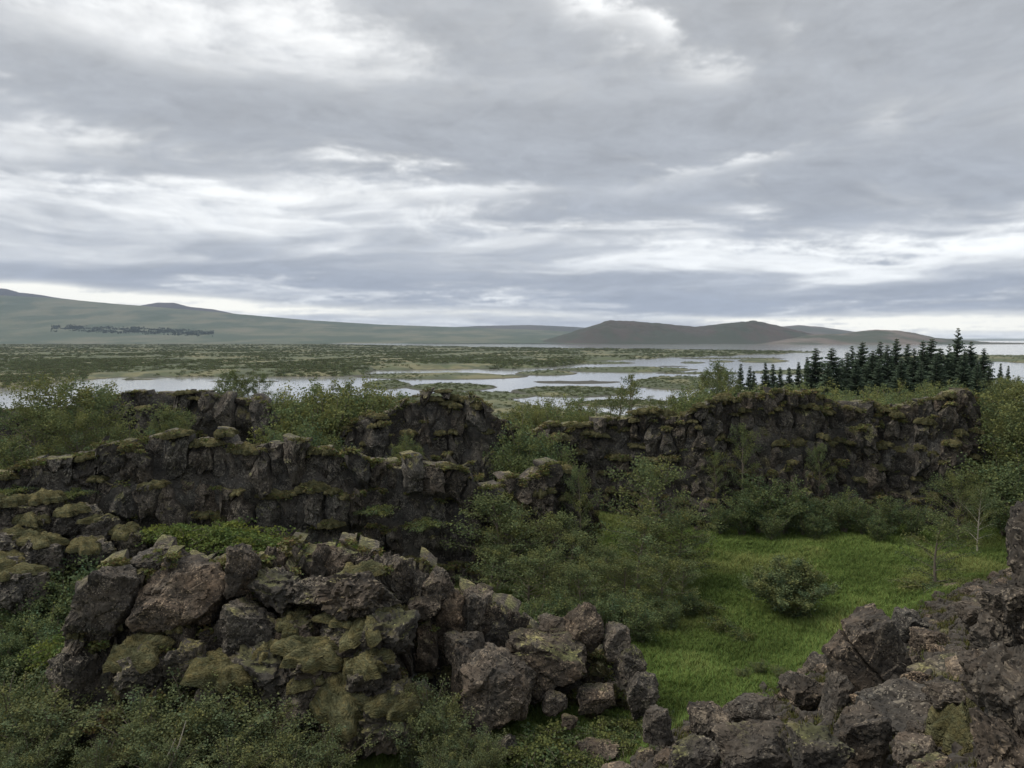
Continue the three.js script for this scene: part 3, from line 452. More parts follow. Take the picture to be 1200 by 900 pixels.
// a fractured lava cliff along crest points [u, v, d]: core, blocks parted by joints, moss cushions on the ledges
function cliff(name, label, pts, { seed, cw = 1.2, ch = 1.4, batter = 0.2, ledge = 0.5, res = 0.16, brown = 0.3, moss = -0.12, cushions = 0.55, depth = 3, base, crestJag = 0.6, lean = 0, backDrop = 4, cush = 1, aspect = 2.0, relief = 1, jut = 1 }) {
  const r = rng(seed), root = group(name); tag(root, label, 'cliff');
  const W = pts.map(([u, v, d]) => P(u, v, d)), S = [0]; for (let i = 1; i < W.length; i++) S.push(S[i - 1] + Math.hypot(W[i].x - W[i - 1].x, W[i].z - W[i - 1].z));
  const len = S[S.length - 1], seg = (s) => { let i = 1; while (i < S.length - 1 && S[i] < s) i++; return [i, clamp((s - S[i - 1]) / (S[i] - S[i - 1]), -0.3, 1.3)]; };
  const plan = (s) => { const [i, t] = seg(s); return [mix(W[i - 1].x, W[i].x, t) , mix(W[i - 1].z, W[i].z, t) + 0.7 * fbm(s * 0.12, seed, 3, 3)]; };
  const crest = (s) => { const [i, t] = seg(s); return mix(W[i - 1].y, W[i].y, t) + crestJag * 0.8 * fbm(s * 0.45, seed + 5, 1, 3); };
  const foot = (s) => { if (base !== undefined) return base; const [x, z] = plan(s); return ground(x, -z - 0.6) - 0.5; };
  const norm = (s) => { const [ax, az] = plan(s - 0.6), [bx, bz] = plan(s + 0.6), l = Math.hypot(bx - ax, bz - az); return [-(bz - az) / l, (bx - ax) / l]; };
  let Q = 0; for (let i = 0; i < 20; i++) { const s = len * (i + 0.5) / 20; Q += (crest(s) - foot(s)) / 20; }
  const at = (s, q, w) => { { const a = 0.26 * noise3(s * 0.75, q * 0.75, seed) + 0.12 * noise3(s * 2.3, q * 2.3, seed + 2), b = 0.26 * noise3(s * 0.75, q * 0.75, seed + 30) + 0.1 * noise3(s * 2.3, q * 2.3, seed + 33); s += a; q += b * smooth(0, 0.5, Q - q); } const [x, z] = plan(s), [nx, nz] = norm(s), f = foot(s), c = crest(s); return [x + nx * w, f + (q / Q) * Math.max(0.6, c - f), z + nz * w]; };
  const body = (s, q) => batter * (1 - q / Q) * Math.max(1, crest(s) - foot(s)) + 1.0 * (hash(Math.floor((s + 0.6 * noise3(q * 0.35, seed, 2)) / 1.9), seed, 5, 2) - 0.5) * Math.min(1, len / 20) + ledge * fbm(s * 0.16, q * 0.5 + seed, 4, 3) * 1.6 * Math.min(1, (Q - q) / 1.5 + 0.25);
  // core
  {
    const ns = Math.ceil(len / 0.5), nq = Math.ceil(Q / 0.5), pos = [], idx = [], nb = 6;
    for (let i = 0; i <= ns; i++) {
      const s = len * i / ns, [nx, nz] = norm(s), c = crest(s);
      for (let j = 0; j <= nq; j++) { const q = Q * j / nq, w = body(s, q) - 0.42 + 0.3 * fbm(s * 0.9, q * 0.9, seed, 3); const p = at(s, q, w); if (j === nq) p[1] -= 0.22; pos.push(...p); }
      const [x, z] = plan(s);
      for (let b = 1; b <= nb; b++) { const t = b / nb, w = -0.5 - depth * t; pos.push(x + nx * w, c - 0.25 - backDrop * t * t + 0.35 * fbm(x * 0.6 + nx * w, seed, z * 0.6 + nz * w, 2), z + nz * w); }
    }
    const row = nq + 1 + nb; for (let i = 0; i < ns; i++) for (let j = 0; j < row - 1; j++) { const a = i * row + j, b = a + row; idx.push(a, b, a + 1, b, b + 1, a + 1); }
    let g = new THREE.BufferGeometry(); g.setAttribute('position', new THREE.Float32BufferAttribute(pos, 3)); g.setIndex(idx); g.computeVertexNormals(); g = g.toNonIndexed(); boxUV(g); rockColors(g, GREY.map((c) => c * 0.8), moss + 0.08, seed, 1, 0.9); mesh('rock_core', g, M.rock, root);
  }
  // blocks
  const seeds = []; let q = -0.3; while (q < Q + 0.3) { const rh = ch * (0.65 + 0.7 * r()); let s = -cw * r(); while (s < len + cw) { const k = 0.55 + 0.9 * r(); seeds.push([s, (q + rh / 2 + (r() - 0.5) * rh * 0.75)]); s += cw * k; } q += rh; }
  const list = cells(seeds.map(([a, b]) => [a * aspect, b]), 0, len * aspect, 0, Q, 3.4 * Math.max(cw * aspect, ch)); for (const c of list) c.poly = c.poly.map(([a, b]) => [a / aspect, b]);
  const made = [];
  for (const c of list) {
    let A = 0, cx = 0, cy = 0; const P2 = c.poly; for (let i = 0; i < P2.length; i++) { const [ax, ay] = P2[i], [bx, by] = P2[(i + 1) % P2.length], k = ax * by - bx * ay; A += k / 2; cx += (ax + bx) * k / 6; cy += (ay + by) * k / 6; }
    if (Math.abs(A) < 0.06) continue; cx /= A; cy /= A;
    const R = Math.sqrt(Math.abs(A) / Math.PI), gap = r() < 0.38 ? 0.05 + 0.1 * r() : 0.004 + 0.02 * r(), topRow = Math.max(...P2.map((p) => p[1])) > Q - 0.02, raise = topRow ? (r() - 0.35) * crestJag : 0;
    // outline, resampled and frayed
    const B = []; for (let i = 0; i < P2.length; i++) { const a = P2[i], b = P2[(i + 1) % P2.length], l = Math.hypot(b[0] - a[0], b[1] - a[1]); if (l < 0.03) continue; const n = Math.max(1, Math.round(l / res)); for (let k = 0; k < n; k++) { const t = k / n; let x = mix(a[0], b[0], t), y = mix(a[1], b[1], t); const l2 = Math.hypot(x - cx, y - cy), sh = Math.max(0.5, 1 - gap / l2) - 0.03 * Math.abs(noise3(x * 2.3, y * 2.3, seed)); x = cx + (x - cx) * sh; y = cy + (y - cy) * sh; if (topRow) y += raise * smooth(Q - 0.8, Q, y); B.push([x, y]); } }
    const w0 = body(cx, cy) + (r() - 0.45) * 0.75 * jut, tx = (r() - 0.5) * 0.36, ty = (r() - 0.62) * 0.3, cuts = [0, 1, 2].map(() => { const a = r() * 6.2832, k = 0.35 + 0.7 * r(); return [Math.cos(a) * k, Math.sin(a) * k, R * (0.1 + 0.45 * r())]; });
    const nb = B.length, rings = Math.max(2, Math.round(R / res)), fr = []; for (let i = 1; i <= rings; i++) fr.push([i / rings * 0.985, 0]); fr.push([1, -0.015 - 0.03 * r()], [1.0, -0.4], [0.98, -1.2 - 0.4 * r()]);
    const pos = [], idx = [];
    const face = (x, y) => { const lx = x - cx, ly = y - cy; let w = w0 + tx * lx + ty * ly; for (const [a, b, k] of cuts) w = Math.min(w, w0 + k - a * lx * 1.3 - b * ly * 1.3); return w + 0.32 * fbm(x * 0.8, y * 0.55, seed + 3, 4, 0.6) + relief * 0.24 * facet(x * 1.5, y * 0.8, seed + w0) + relief * 0.1 * facet(x * 3.6 + 7, y * 2.2, seed + w0) + 0.08 * fbm(x * 5, y * 4, seed, 2); };
    const put = (x, y, dw) => { const w = face(x, y) + dw, a = at(x, y, w), n = 0.05; pos.push(a[0] + n * noise3(a[0] * 3, a[1] * 3, a[2] * 3), a[1] + n * noise3(a[0] * 3 + 9, a[1] * 3, a[2] * 3), a[2] + n * noise3(a[0] * 3, a[1] * 3 + 9, a[2] * 3)); };
    put(cx, cy, 0); for (const [f, dw] of fr) for (const [x, y] of B) put(cx + (x - cx) * f, cy + (y - cy) * f, dw);
    for (let k = 0; k < nb; k++) idx.push(0, 1 + k, 1 + (k + 1) % nb);
    for (let i = 0; i < fr.length - 1; i++) for (let k = 0; k < nb; k++) { const a = 1 + i * nb + k, b = 1 + i * nb + (k + 1) % nb; idx.push(a, a + nb, b, b, a + nb, b + nb); }
    let g = new THREE.BufferGeometry(); g.setAttribute('position', new THREE.Float32BufferAttribute(pos, 3)); g.setIndex(idx); g = toCreasedNormals(g, 0.7); boxUV(g, r() * 9, r() * 9); rockColors(g, toneOf(r, brown), moss + 0.1 + (r() - 0.5) * 0.3, seed + cx, 1, 0.95);
    made.push({ g, A: Math.abs(A), B, cx, cy, w0, topRow, raise });
  }
  for (const b of made) { let ty = -1e9; for (const p of b.B) ty = Math.max(ty, p[1]); for (const p of b.B) if (p[1] > ty - 0.3 && r() < 0.8) LEDGES.push(at(p[0] + (r() - 0.5) * 0.3, p[1] - 0.05, b.w0 - 0.05 - 0.3 * r())); }
  made.sort((a, b) => b.A - a.A);
  for (const b of made.slice(0, 300)) mesh('rock_block', b.g, r() < 0.7 ? M.flecked : M.rock, root);
  if (made.length > 300) { const o = mesh('small_rock_blocks', mergeGeometries(made.slice(300).map((b) => b.g)), M.rock, root); o.userData.kind = 'stuff'; }
  // moss cushions where a block's top stands out under the block above, and along the crest
  let count = 0;
  for (const b of made) {
    if (count >= 290 || r() > cushions * (b.topRow ? 0.75 : 1)) continue;
    let ty = -1e9, xs = []; for (const p of b.B) ty = Math.max(ty, p[1]); for (const p of b.B) if (p[1] > ty - 0.35) xs.push(p[0]);
    const wide = Math.max(0.5, Math.max(...xs) - Math.min(...xs)), mx = (Math.max(...xs) + Math.min(...xs)) / 2, above = body(mx, Math.min(Q, ty + 0.5)); if (!b.topRow && b.w0 - above < -0.12) continue;
    const pieces = wide > 1.1 ? 2 : 1;
    for (let k = 0; k < pieces; k++) {
      const sx = mx + (pieces > 1 ? (k - 0.5) * wide * 0.5 : 0) + (r() - 0.5) * 0.2, [px, py, pz] = at(sx, ty - 0.06, b.w0 - 0.28), o = mesh('moss_cushion', CUSHIONS[Math.floor(r() * 8)], M.moss, root), [nx, nz] = norm(sx);
      o.position.set(px, py - 0.05, pz); o.rotation.set((r() - 0.5) * 0.3 + 0.15, Math.atan2(nx, nz) + (r() - 0.5) * 0.5, (r() - 0.5) * 0.3, 'YXZ'); const ww = wide / pieces * (1.0 + 0.8 * r()) * cush; o.scale.set(ww, (0.4 + 0.55 * r()) * (0.5 + ww * 0.3) * cush, (0.75 + 0.45 * r()) * cush); count++;
    }
  }
  console.log(name, 'blocks', made.length, 'cushions', count, 'len', len.toFixed(1), 'Q', Q.toFixed(1));
  return root;
}

// ---------------------------------------------------------------- the cliffs
cliff('basalt_cliff', 'long dark lava cliff behind the green meadow, topped by two raised humps', [[612, 512, 59], [640, 500, 59], [680, 494, 59.5], [720, 491, 59.5], [760, 485, 59], [800, 482, 58.5], [825, 472, 58], [860, 463, 58], [900, 460, 58], [940, 461, 58.2], [968, 465, 58.5], [980, 472, 59], [1020, 474, 60], [1030, 486, 60], [1040, 478, 59.5], [1080, 467, 59], [1110, 458, 58.5], [1136, 455, 58.5], [1146, 470, 59], [1156, 510, 60], [1164, 560, 61]], { seed: 3, cw: 0.98, ch: 1.8, batter: 0.24, ledge: 0.8, res: 0.12, moss: -0.03, brown: 0.3, cushions: 0.7, backDrop: 2.5, depth: 4 });
cliff('basalt_cliff', 'craggy dark lava outcrop between the pale shrubs and the long cliff', [[372, 545, 57], [388, 520, 56.5], [410, 496, 56.5], [440, 484, 56.5], [470, 474, 57], [500, 463, 57], [525, 459, 57], [550, 466, 57], [572, 478, 57], [590, 492, 57], [602, 512, 57.5], [614, 545, 58]], { seed: 5, cw: 1.15, ch: 1.8, batter: 0.2, ledge: 0.9, res: 0.12, moss: -0.05, brown: 0.2, cushions: 0.55, backDrop: 3 });
cliff('basalt_cliff', 'low dark lava outcrop standing against the lake water', [[-60, 492, 58], [0, 484, 58], [40, 482, 58], [90, 478, 58], [130, 466, 58], [150, 460, 58], [175, 459, 58], [200, 461, 58], [225, 456, 58], [245, 457, 58], [270, 464, 58], [300, 466, 58], [318, 478, 58], [335, 500, 58.5], [345, 530, 59]], { seed: 7, cw: 1.15, ch: 2.2, batter: 0.12, ledge: 0.5, res: 0.12, moss: -0.15, brown: 0.1, cushions: 0.35, backDrop: 3 });
cliff('basalt_cliff', 'broad middle lava cliff with tall jointed faces above bright ferns', [[-70, 560, 38], [-20, 556, 38.5], [30, 552, 39], [70, 546, 39.5], [108, 540, 40], [118, 521, 40], [160, 513, 40.2], [200, 511, 40.3], [240, 513, 40.6], [262, 518, 41], [300, 521, 41], [350, 526, 41.3], [395, 528, 41.6], [420, 538, 42], [470, 545, 42.5], [520, 546, 43], [548, 555, 43.5], [565, 566, 44], [600, 556, 44.5], [630, 548, 45], [656, 545, 45.2], [675, 552, 45.8], [690, 575, 46.5], [700, 620, 47]], { seed: 9, cw: 1.12, ch: 2.0, aspect: 1.6, relief: 0.95, crestJag: 0.85, jut: 1.2, batter: 0.13, ledge: 0.75, res: 0.1, moss: -0.13, brown: 0.25, cushions: 0.5, depth: 4, backDrop: 3 });
const ridge = cliff('rock_ridge', 'brown broken lava ridge with mossy blocks above the birch thicket', [[58, 800, 26.6], [80, 745, 26.8], [98, 696, 27.2], [130, 668, 27.8], [165, 655, 28.2], [220, 648, 28.6], [290, 648, 28.8], [330, 643, 29], [400, 646, 29.3], [450, 655, 29.5], [500, 672, 29.7], [545, 698, 29.8], [590, 716, 29.8], [630, 748, 29.6], [690, 765, 29.2], [740, 795, 28.8], [772, 845, 28.5]], { seed: 13, cw: 0.9, ch: 1.3, batter: 0.62, ledge: 1.0, jut: 1.6, res: 0.085, moss: -0.08, brown: 0.6, cushions: 0.55, base: 15.3, depth: 1.6, backDrop: 5, cush: 0.9 });

{ // tilted columns along the broken crest of the ridge
  const q = rng(17), crest = [[300, 648], [400, 646], [450, 655], [500, 672], [545, 698], [590, 716], [630, 748]];
  for (let u = 312, i = 0; u < 628; u += 17 + 12 * q(), i++) {
    const top = along(crest, u) - 6 + 10 * q(), h = 36 + 42 * q(), w = 22 + 16 * q(), d = 28.9 + 0.5 * q(), k = d / F, g = boulderGeometry(700 + i, { sx: w * k * 0.58, sy: h * k * 0.58, sz: 0.45 + 0.25 * q(), detail: 10, boxy: 0.95, cuts: -1, brown: 0.6 + 0.3 * q(), moss: q() < 0.4 ? 0.0 : -0.25, rough: 0.09 }), o = mesh('rock_block', g, M.rock, ridge);
    o.position.copy(P(u, top + h / 2, d)); o.rotation.set((q() - 0.5) * 0.25, (q() - 0.5) * 0.8, -0.28 * q() - (u > 480 ? 0.12 : 0));
  }
}
// ---------------------------------------------------------------- boulders
const br = rng(31);
// a boulder centred at view column u, row v, w by h across (in view units), d metres ahead
function boulder(u, v, w, h, d, label, opt = {}) {
  const c = P(u, v, d), k = d / F, sx = w * k / 2, sy = h * k / 2, g = boulderGeometry(opt.seed ?? Math.floor(br() * 9000), { sx: sx * 0.98, sy: sy * 0.98, sz: (opt.deep ?? (sx + sy) / 2), ...opt });
  const o = mesh('boulder', g, M.rock, scene); tag(o, label, 'boulder', opt.group); o.position.copy(c); o.rotation.set((opt.rx ?? 0), opt.ry ?? 0, opt.rz ?? 0); return o;
}
function many0(list) { const q = rng(91); for (const [u, v, d] of list) { const o = boulder(u, v, 16 + 16 * q(), 12 + 10 * q(), d, 'small tan stone lying in the grass between the ridge and the scree', { seed: Math.floor(800 + 90 * q()), detail: 7, brown: 0.9, bright: 1.15, group: 'stones between ridge and scree' }); o.position.y = ground(o.position.x, d) + 0.1; } }
boulder(582, 808, 106, 92, 26.2, 'large dark boulder with a flat slanting top, lowest of the fallen blocks beside the ridge', { seed: 401, detail: 16, boxy: 0.55, cuts: 7, brown: 0.55, moss: -0.3 });
boulder(543, 800, 40, 100, 26.9, 'upright narrow slab leaning against the large flat-topped boulder', { seed: 402, detail: 12, boxy: 0.7, brown: 0.5 });
boulder(640, 772, 104, 84, 27.9, 'wide mossy brown block sloping up behind the large flat-topped boulder', { seed: 403, detail: 14, boxy: 0.5, brown: 0.7, moss: 0.02, rz: -0.25 });
boulder(684, 738, 52, 62, 28.6, 'pointed brown boulder at the peak of the fallen blocks', { seed: 404, detail: 12, boxy: 0.2, brown: 0.8, moss: -0.1, cuts: 12, rz: 0.25 });
boulder(650, 738, 44, 34, 28.9, 'small rounded brown boulder beside the pointed one', { seed: 405, detail: 10, brown: 0.7 });
boulder(722, 752, 40, 52, 28.3, 'tilted brown block just past the pointed boulder', { seed: 406, detail: 11, boxy: 0.7, brown: 0.7, rz: -0.3 });
boulder(738, 778, 44, 46, 27.9, 'squat grey-brown block with moss patches next to the meadow grass', { seed: 407, detail: 11, boxy: 0.6, brown: 0.4, moss: 0.05 });
boulder(753, 812, 46, 58, 26.8, 'dark block with a pale lichened face at the meadow edge', { seed: 408, detail: 12, boxy: 0.7, brown: 0.3 });
boulder(700, 818, 56, 34, 26.7, 'low reddish-brown block lying in grass below the fallen blocks', { seed: 409, detail: 11, boxy: 0.5, brown: 0.9, bright: 1.1, rz: 0.3 });
boulder(648, 822, 34, 30, 26.4, 'small dark block wedged under the wide mossy block', { seed: 410, detail: 9, brown: 0.4 });
boulder(585, 738, 44, 56, 29.2, 'thick tilted block with mossy top at the lower end of the crest', { seed: 411, detail: 11, boxy: 0.8, brown: 0.5, moss: 0.05, rz: -0.2 });
boulder(555, 715, 40, 70, 29.2, 'leaning column with white lichen flecks along the ridge crest', { seed: 412, detail: 11, boxy: 0.85, brown: 0.6, rz: -0.3 });
boulder(512, 690, 42, 60, 29.0, 'square column standing proud of the ridge crest', { seed: 413, detail: 11, boxy: 0.9, brown: 0.5, rz: -0.12 });
boulder(545, 765, 52, 66, 28.0, 'block with three white lichen spots under the leaning column', { seed: 414, detail: 11, boxy: 0.6, brown: 0.65, rz: 0.2 });
boulder(496, 712, 46, 34, 28.3, 'flat reddish block lying under the square column', { seed: 415, detail: 10, boxy: 0.9, brown: 0.8 });
boulder(470, 675, 36, 62, 29.0, 'grey column with mossy cap on the ridge crest', { seed: 416, detail: 11, boxy: 0.9, brown: 0.35, moss: 0.0 });
boulder(216, 698, 124, 84, 27.4, 'big bare brown boulder with a fresh tan broken face on the ridge', { seed: 420, detail: 16, boxy: 0.45, cuts: 8, brown: 1.2, bright: 1.12, moss: -0.4 });
boulder(128, 706, 72, 112, 27.0, 'pointed grey boulder with white lichen beside the big tan one', { seed: 421, detail: 14, boxy: 0.35, brown: 0.35, moss: -0.35, rz: -0.3 });
boulder(284, 668, 46, 66, 27.6, 'cracked brown block between the big tan boulder and the mossy slabs', { seed: 422, detail: 12, boxy: 0.8, brown: 0.7, moss: -0.2, rz: 0.1 });
boulder(290, 735, 90, 74, 26.8, 'dark slab leaning below the big tan boulder', { seed: 423, detail: 13, boxy: 0.6, brown: 0.45, moss: -0.1, rz: -0.5 });
boulder(190, 655, 70, 30, 28.4, 'low brown block capping the ridge behind the big tan boulder', { seed: 424, detail: 11, boxy: 0.7, brown: 0.7, moss: -0.15 });
boulder(92, 790, 60, 74, 26.0, 'rough dark reddish rock at the foot of the ridge end among shrubs', { seed: 425, detail: 12, brown: 0.7, rz: 0.2 });
boulder(822, 668, 34, 20, 47, 'low dark boulder alone in the meadow grass beside the birches', { seed: 430, detail: 9, brown: 0.2, moss: -0.2 });
boulder(700, 880, 60, 30, 24.5, 'flat reddish rock lying in grass below the fallen blocks', { seed: 431, detail: 10, brown: 1, bright: 1.1 });
boulder(668, 845, 22, 18, 25.5, 'small tan stone in the grass between the two rock groups', { seed: 432, detail: 8, brown: 1, bright: 1.2 });
boulder(590, 880, 40, 34, 24.6, 'grey stone half hidden by grass under the large flat-topped boulder', { seed: 433, detail: 9, brown: 0.4 });

{ // mossy lumps stepping down the front of the ridge
  const q = rng(61), kinds = []; for (let i = 0; i < 9; i++) kinds.push(boulderGeometry(600 + i, { sx: 0.72, sy: 0.5, sz: 0.6, detail: 12, boxy: 0.5 + 0.4 * q(), brown: 0.65, moss: [0.06, 0.16, 0.0][i % 3], cuts: 2, rough: 0.1 }));
  for (const [u, v] of [[322, 690], [372, 694], [425, 698], [345, 736], [402, 738], [446, 748], [318, 782], [376, 780], [430, 796], [352, 822], [405, 836], [458, 838], [226, 778], [165, 780], [268, 806]]) {
    const f = (v - 650) / 200, d = mix(28.0, 24.6, f) + (q() - 0.5) * 0.4, o = group('mossy_rock'), k = 1.1 + 0.8 * q(); tag(o, 'lump of lava padded with olive moss on the front of the ridge', 'rock', 'mossy lumps on the ridge'); o.position.copy(P(u + (q() - 0.5) * 12, v + (q() - 0.5) * 10, d)); o.rotation.set((q() - 0.5) * 0.5, q() * 6.28, (q() - 0.5) * 0.5); o.scale.set(k * (0.9 + 0.4 * q()), k, k);
mesh('rock', kinds[Math.floor(q() * 9)], M.rock, o); if (q() < 0.7) { const cap = mesh('moss_cap', CUSHIONS[Math.floor(q() * 8)], M.moss, o); cap.position.set((q() - 0.5) * 0.4, 0.3 + 0.08 * q(), 0.1 + 0.15 * q()); cap.scale.set(1.0 + 0.5 * q(), 0.5 + 0.25 * q(), 0.8 + 0.4 * q()); cap.rotation.set(0.3, q() * 6.28, 0); }
  }
}
many0([[640, 862, 24.6], [662, 878, 24], [690, 858, 25], [722, 872, 24.4], [742, 850, 25.4], [620, 884, 23.6], [712, 893, 23.5], [676, 898, 23.2], [752, 880, 24]]);
{
  const q = rng(63), kinds = []; for (let i = 0; i < 5; i++) kinds.push(boulderGeometry(620 + i, { sx: 0.9, sy: 0.7, sz: 0.7, detail: 11, boxy: 0.5 + 0.4 * q(), brown: 0.3, moss: [-0.05, 0.06, -0.15][i % 3], cuts: 3, rough: 0.1 }));
  for (const [u, v, d] of [[8, 606, 36.6], [46, 600, 37.2], [86, 612, 37], [118, 622, 36.8], [20, 640, 35.4], [4, 672, 34], [52, 650, 35], [150, 634, 36.8], [18, 690, 33], [36, 622, 36.4], [104, 650, 35.4]]) {
    const o = group('mossy_rock'), k = 0.9 + 0.7 * q(); tag(o, 'dark rock with a moss pad in the hollow between the ridge and the middle cliff', 'rock', 'rocks in the hollow'); o.position.copy(P(u, v, d)); o.rotation.set((q() - 0.5) * 0.3, q() * 6.28, (q() - 0.5) * 0.3); o.scale.setScalar(k);
    mesh('rock', kinds[Math.floor(q() * 5)], M.flecked, o); const cap = mesh('moss_cap', CUSHIONS[Math.floor(q() * 8)], M.moss, o); cap.position.set(0, 0.5, 0.1); cap.scale.set(1.4 + 0.4 * q(), 0.7, 1.1 + 0.3 * q()); cap.rotation.y = q() * 6;
  }
}
// foreground scree: named blocks first
{
  const g = boulderGeometry(443, { sx: 1.22, sy: 1.55, sz: 0.95, detail: 24, boxy: 0.5, cuts: 2, brown: 0.5, moss: -0.38, rough: 0.04, planes: [[V(0.8, 0.6, 0.1).normalize(), 0.62], [V(-0.62, 0.78, 0.05).normalize(), 0.78], [V(0.15, 0.3, 0.94).normalize(), 0.7]], crack: [V(0.66, 0.74, 0.1).normalize(), -0.08] });
  const o = mesh('boulder', g, M.rock, scene); tag(o, 'tallest dark boulder on the scree, split by a slanting crack', 'boulder'); o.position.copy(P(1024, 776, 18.6));
}
const named = [
  [1060, 838, 132, 78, 16.2, 'flat-topped grey slab tilted out of the scree below the split boulder', { seed: 442, detail: 16, boxy: 0.75, brown: 0.4, moss: -0.45, rz: 0.16, rx: 0.25 }],
  [1008, 862, 66, 76, 14.6, 'jagged reddish block wedged between the split boulder and the flat slab', { seed: 443, detail: 14, boxy: 0.5, brown: 0.7, moss: -0.3 }],
  [1090, 757, 50, 46, 21.5, 'tan-topped block behind the split boulder', { seed: 444, detail: 12, boxy: 0.7, brown: 0.9, moss: -0.3 }],
  [1060, 735, 44, 44, 22.6, 'dark lichen-flecked rock behind the split boulder, next to the grass', { seed: 445, detail: 12, boxy: 0.4, brown: 0.2, moss: -0.4 }],
  [942, 812, 52, 50, 20.0, 'cleft grey rock at the scree edge beside the split boulder', { seed: 446, detail: 12, boxy: 0.6, brown: 0.5, moss: -0.3 }],
  [980, 820, 34, 84, 18.2, 'upright slab with pale lichen edge leaning on the split boulder', { seed: 447, detail: 12, boxy: 0.8, brown: 0.4, moss: -0.3, rz: -0.12 }],
  [833, 845, 54, 46, 18.2, 'round brown boulder near the lower tip of the scree', { seed: 448, detail: 13, boxy: 0.35, brown: 0.6, moss: -0.3 }],
  [880, 832, 70, 36, 19.0, 'broad low lichened rock at the scree edge above the grass', { seed: 449, detail: 12, boxy: 0.5, brown: 0.5, moss: -0.2 }],
  [1125, 820, 80, 46, 14.0, 'angular dark slab beside the yellow moss hummocks', { seed: 450, detail: 13, boxy: 0.7, brown: 0.4, moss: -0.2, rz: -0.25 }],
  [1072, 880, 60, 40, 13.2, 'pale brown rock below the flat-topped slab', { seed: 451, detail: 12, boxy: 0.6, brown: 0.6, moss: -0.25 }],
  [885, 880, 90, 70, 14.4, 'large reddish rounded rock mass low on the scree', { seed: 452, detail: 15, boxy: 0.3, brown: 0.7, moss: -0.15 }],
  [960, 880, 80, 60, 13.6, 'mossy lump of lava between the reddish masses', { seed: 453, detail: 13, boxy: 0.4, brown: 0.5, moss: 0.12 }],
  [815, 885, 70, 46, 15.6, 'flat dark slab low on the scree with mossy rim', { seed: 454, detail: 13, boxy: 0.7, brown: 0.5, moss: 0.0, rz: 0.2 }],
  [1150, 720, 60, 40, 21, 'low grey rocks at the top of the meadow edge', { seed: 455, detail: 11, brown: 0.4, moss: -0.2 }],
  [770, 850, 40, 50, 18.5, 'rough lichened rock at the very tip of the scree', { seed: 456, detail: 12, boxy: 0.4, brown: 0.4, moss: -0.25 }],
  [1110, 790, 90, 40, 17.5, 'long sloping slab with moss behind the flat-topped slab', { seed: 457, detail: 12, boxy: 0.7, brown: 0.45, moss: -0.02, rz: 0.3 }],
];
for (const [u, v, w, h, d, label, o] of named) boulder(u, v, w, h, d, label, o);
// crag beside the viewpoint
const crag = group('rock_crag'); tag(crag, 'tall crag of stacked lichened blocks standing over the scree', 'crag');
for (const [u0, v, w, h, d, s, rz] of [[1206, 655, 46, 110, 10.2, 461, 0.05], [1178, 712, 44, 60, 10.3, 462, 0.2], [1216, 740, 70, 90, 10.0, 463, 0], [1162, 752, 46, 56, 10.4, 464, -0.2], [1180, 812, 84, 100, 9.8, 465, 0.1], [1152, 800, 40, 60, 10.1, 466, 0.3], [1216, 850, 60, 140, 9.4, 467, 0.05], [1172, 890, 52, 80, 9.2, 468, -0.08], [1190, 770, 60, 50, 10.6, 469, 0]]) {
  const u = u0 + 10, c = P(u, v, d), k = d / F, o = mesh('rock_block', boulderGeometry(s, { sx: w * k * 0.6, sy: h * k * 0.6, sz: 0.5, detail: 15, boxy: 0.7, cuts: 7, brown: 0.6, moss: -0.35, rough: 0.1 }), M.rock, crag); o.position.copy(c); o.rotation.z = rz;
}
for (let i = 0; i < 8; i++) { const k = i / 7, c = P(1188 + 30 * k + br() * 16, 910 + 60 * br(), 9.4 + k), o = mesh('rock_block', boulderGeometry(470 + i, { sx: 0.45, sy: 0.6, sz: 0.5, detail: 8, boxy: 0.7, brown: 0.35 }), M.rock, crag); o.position.copy(c); }
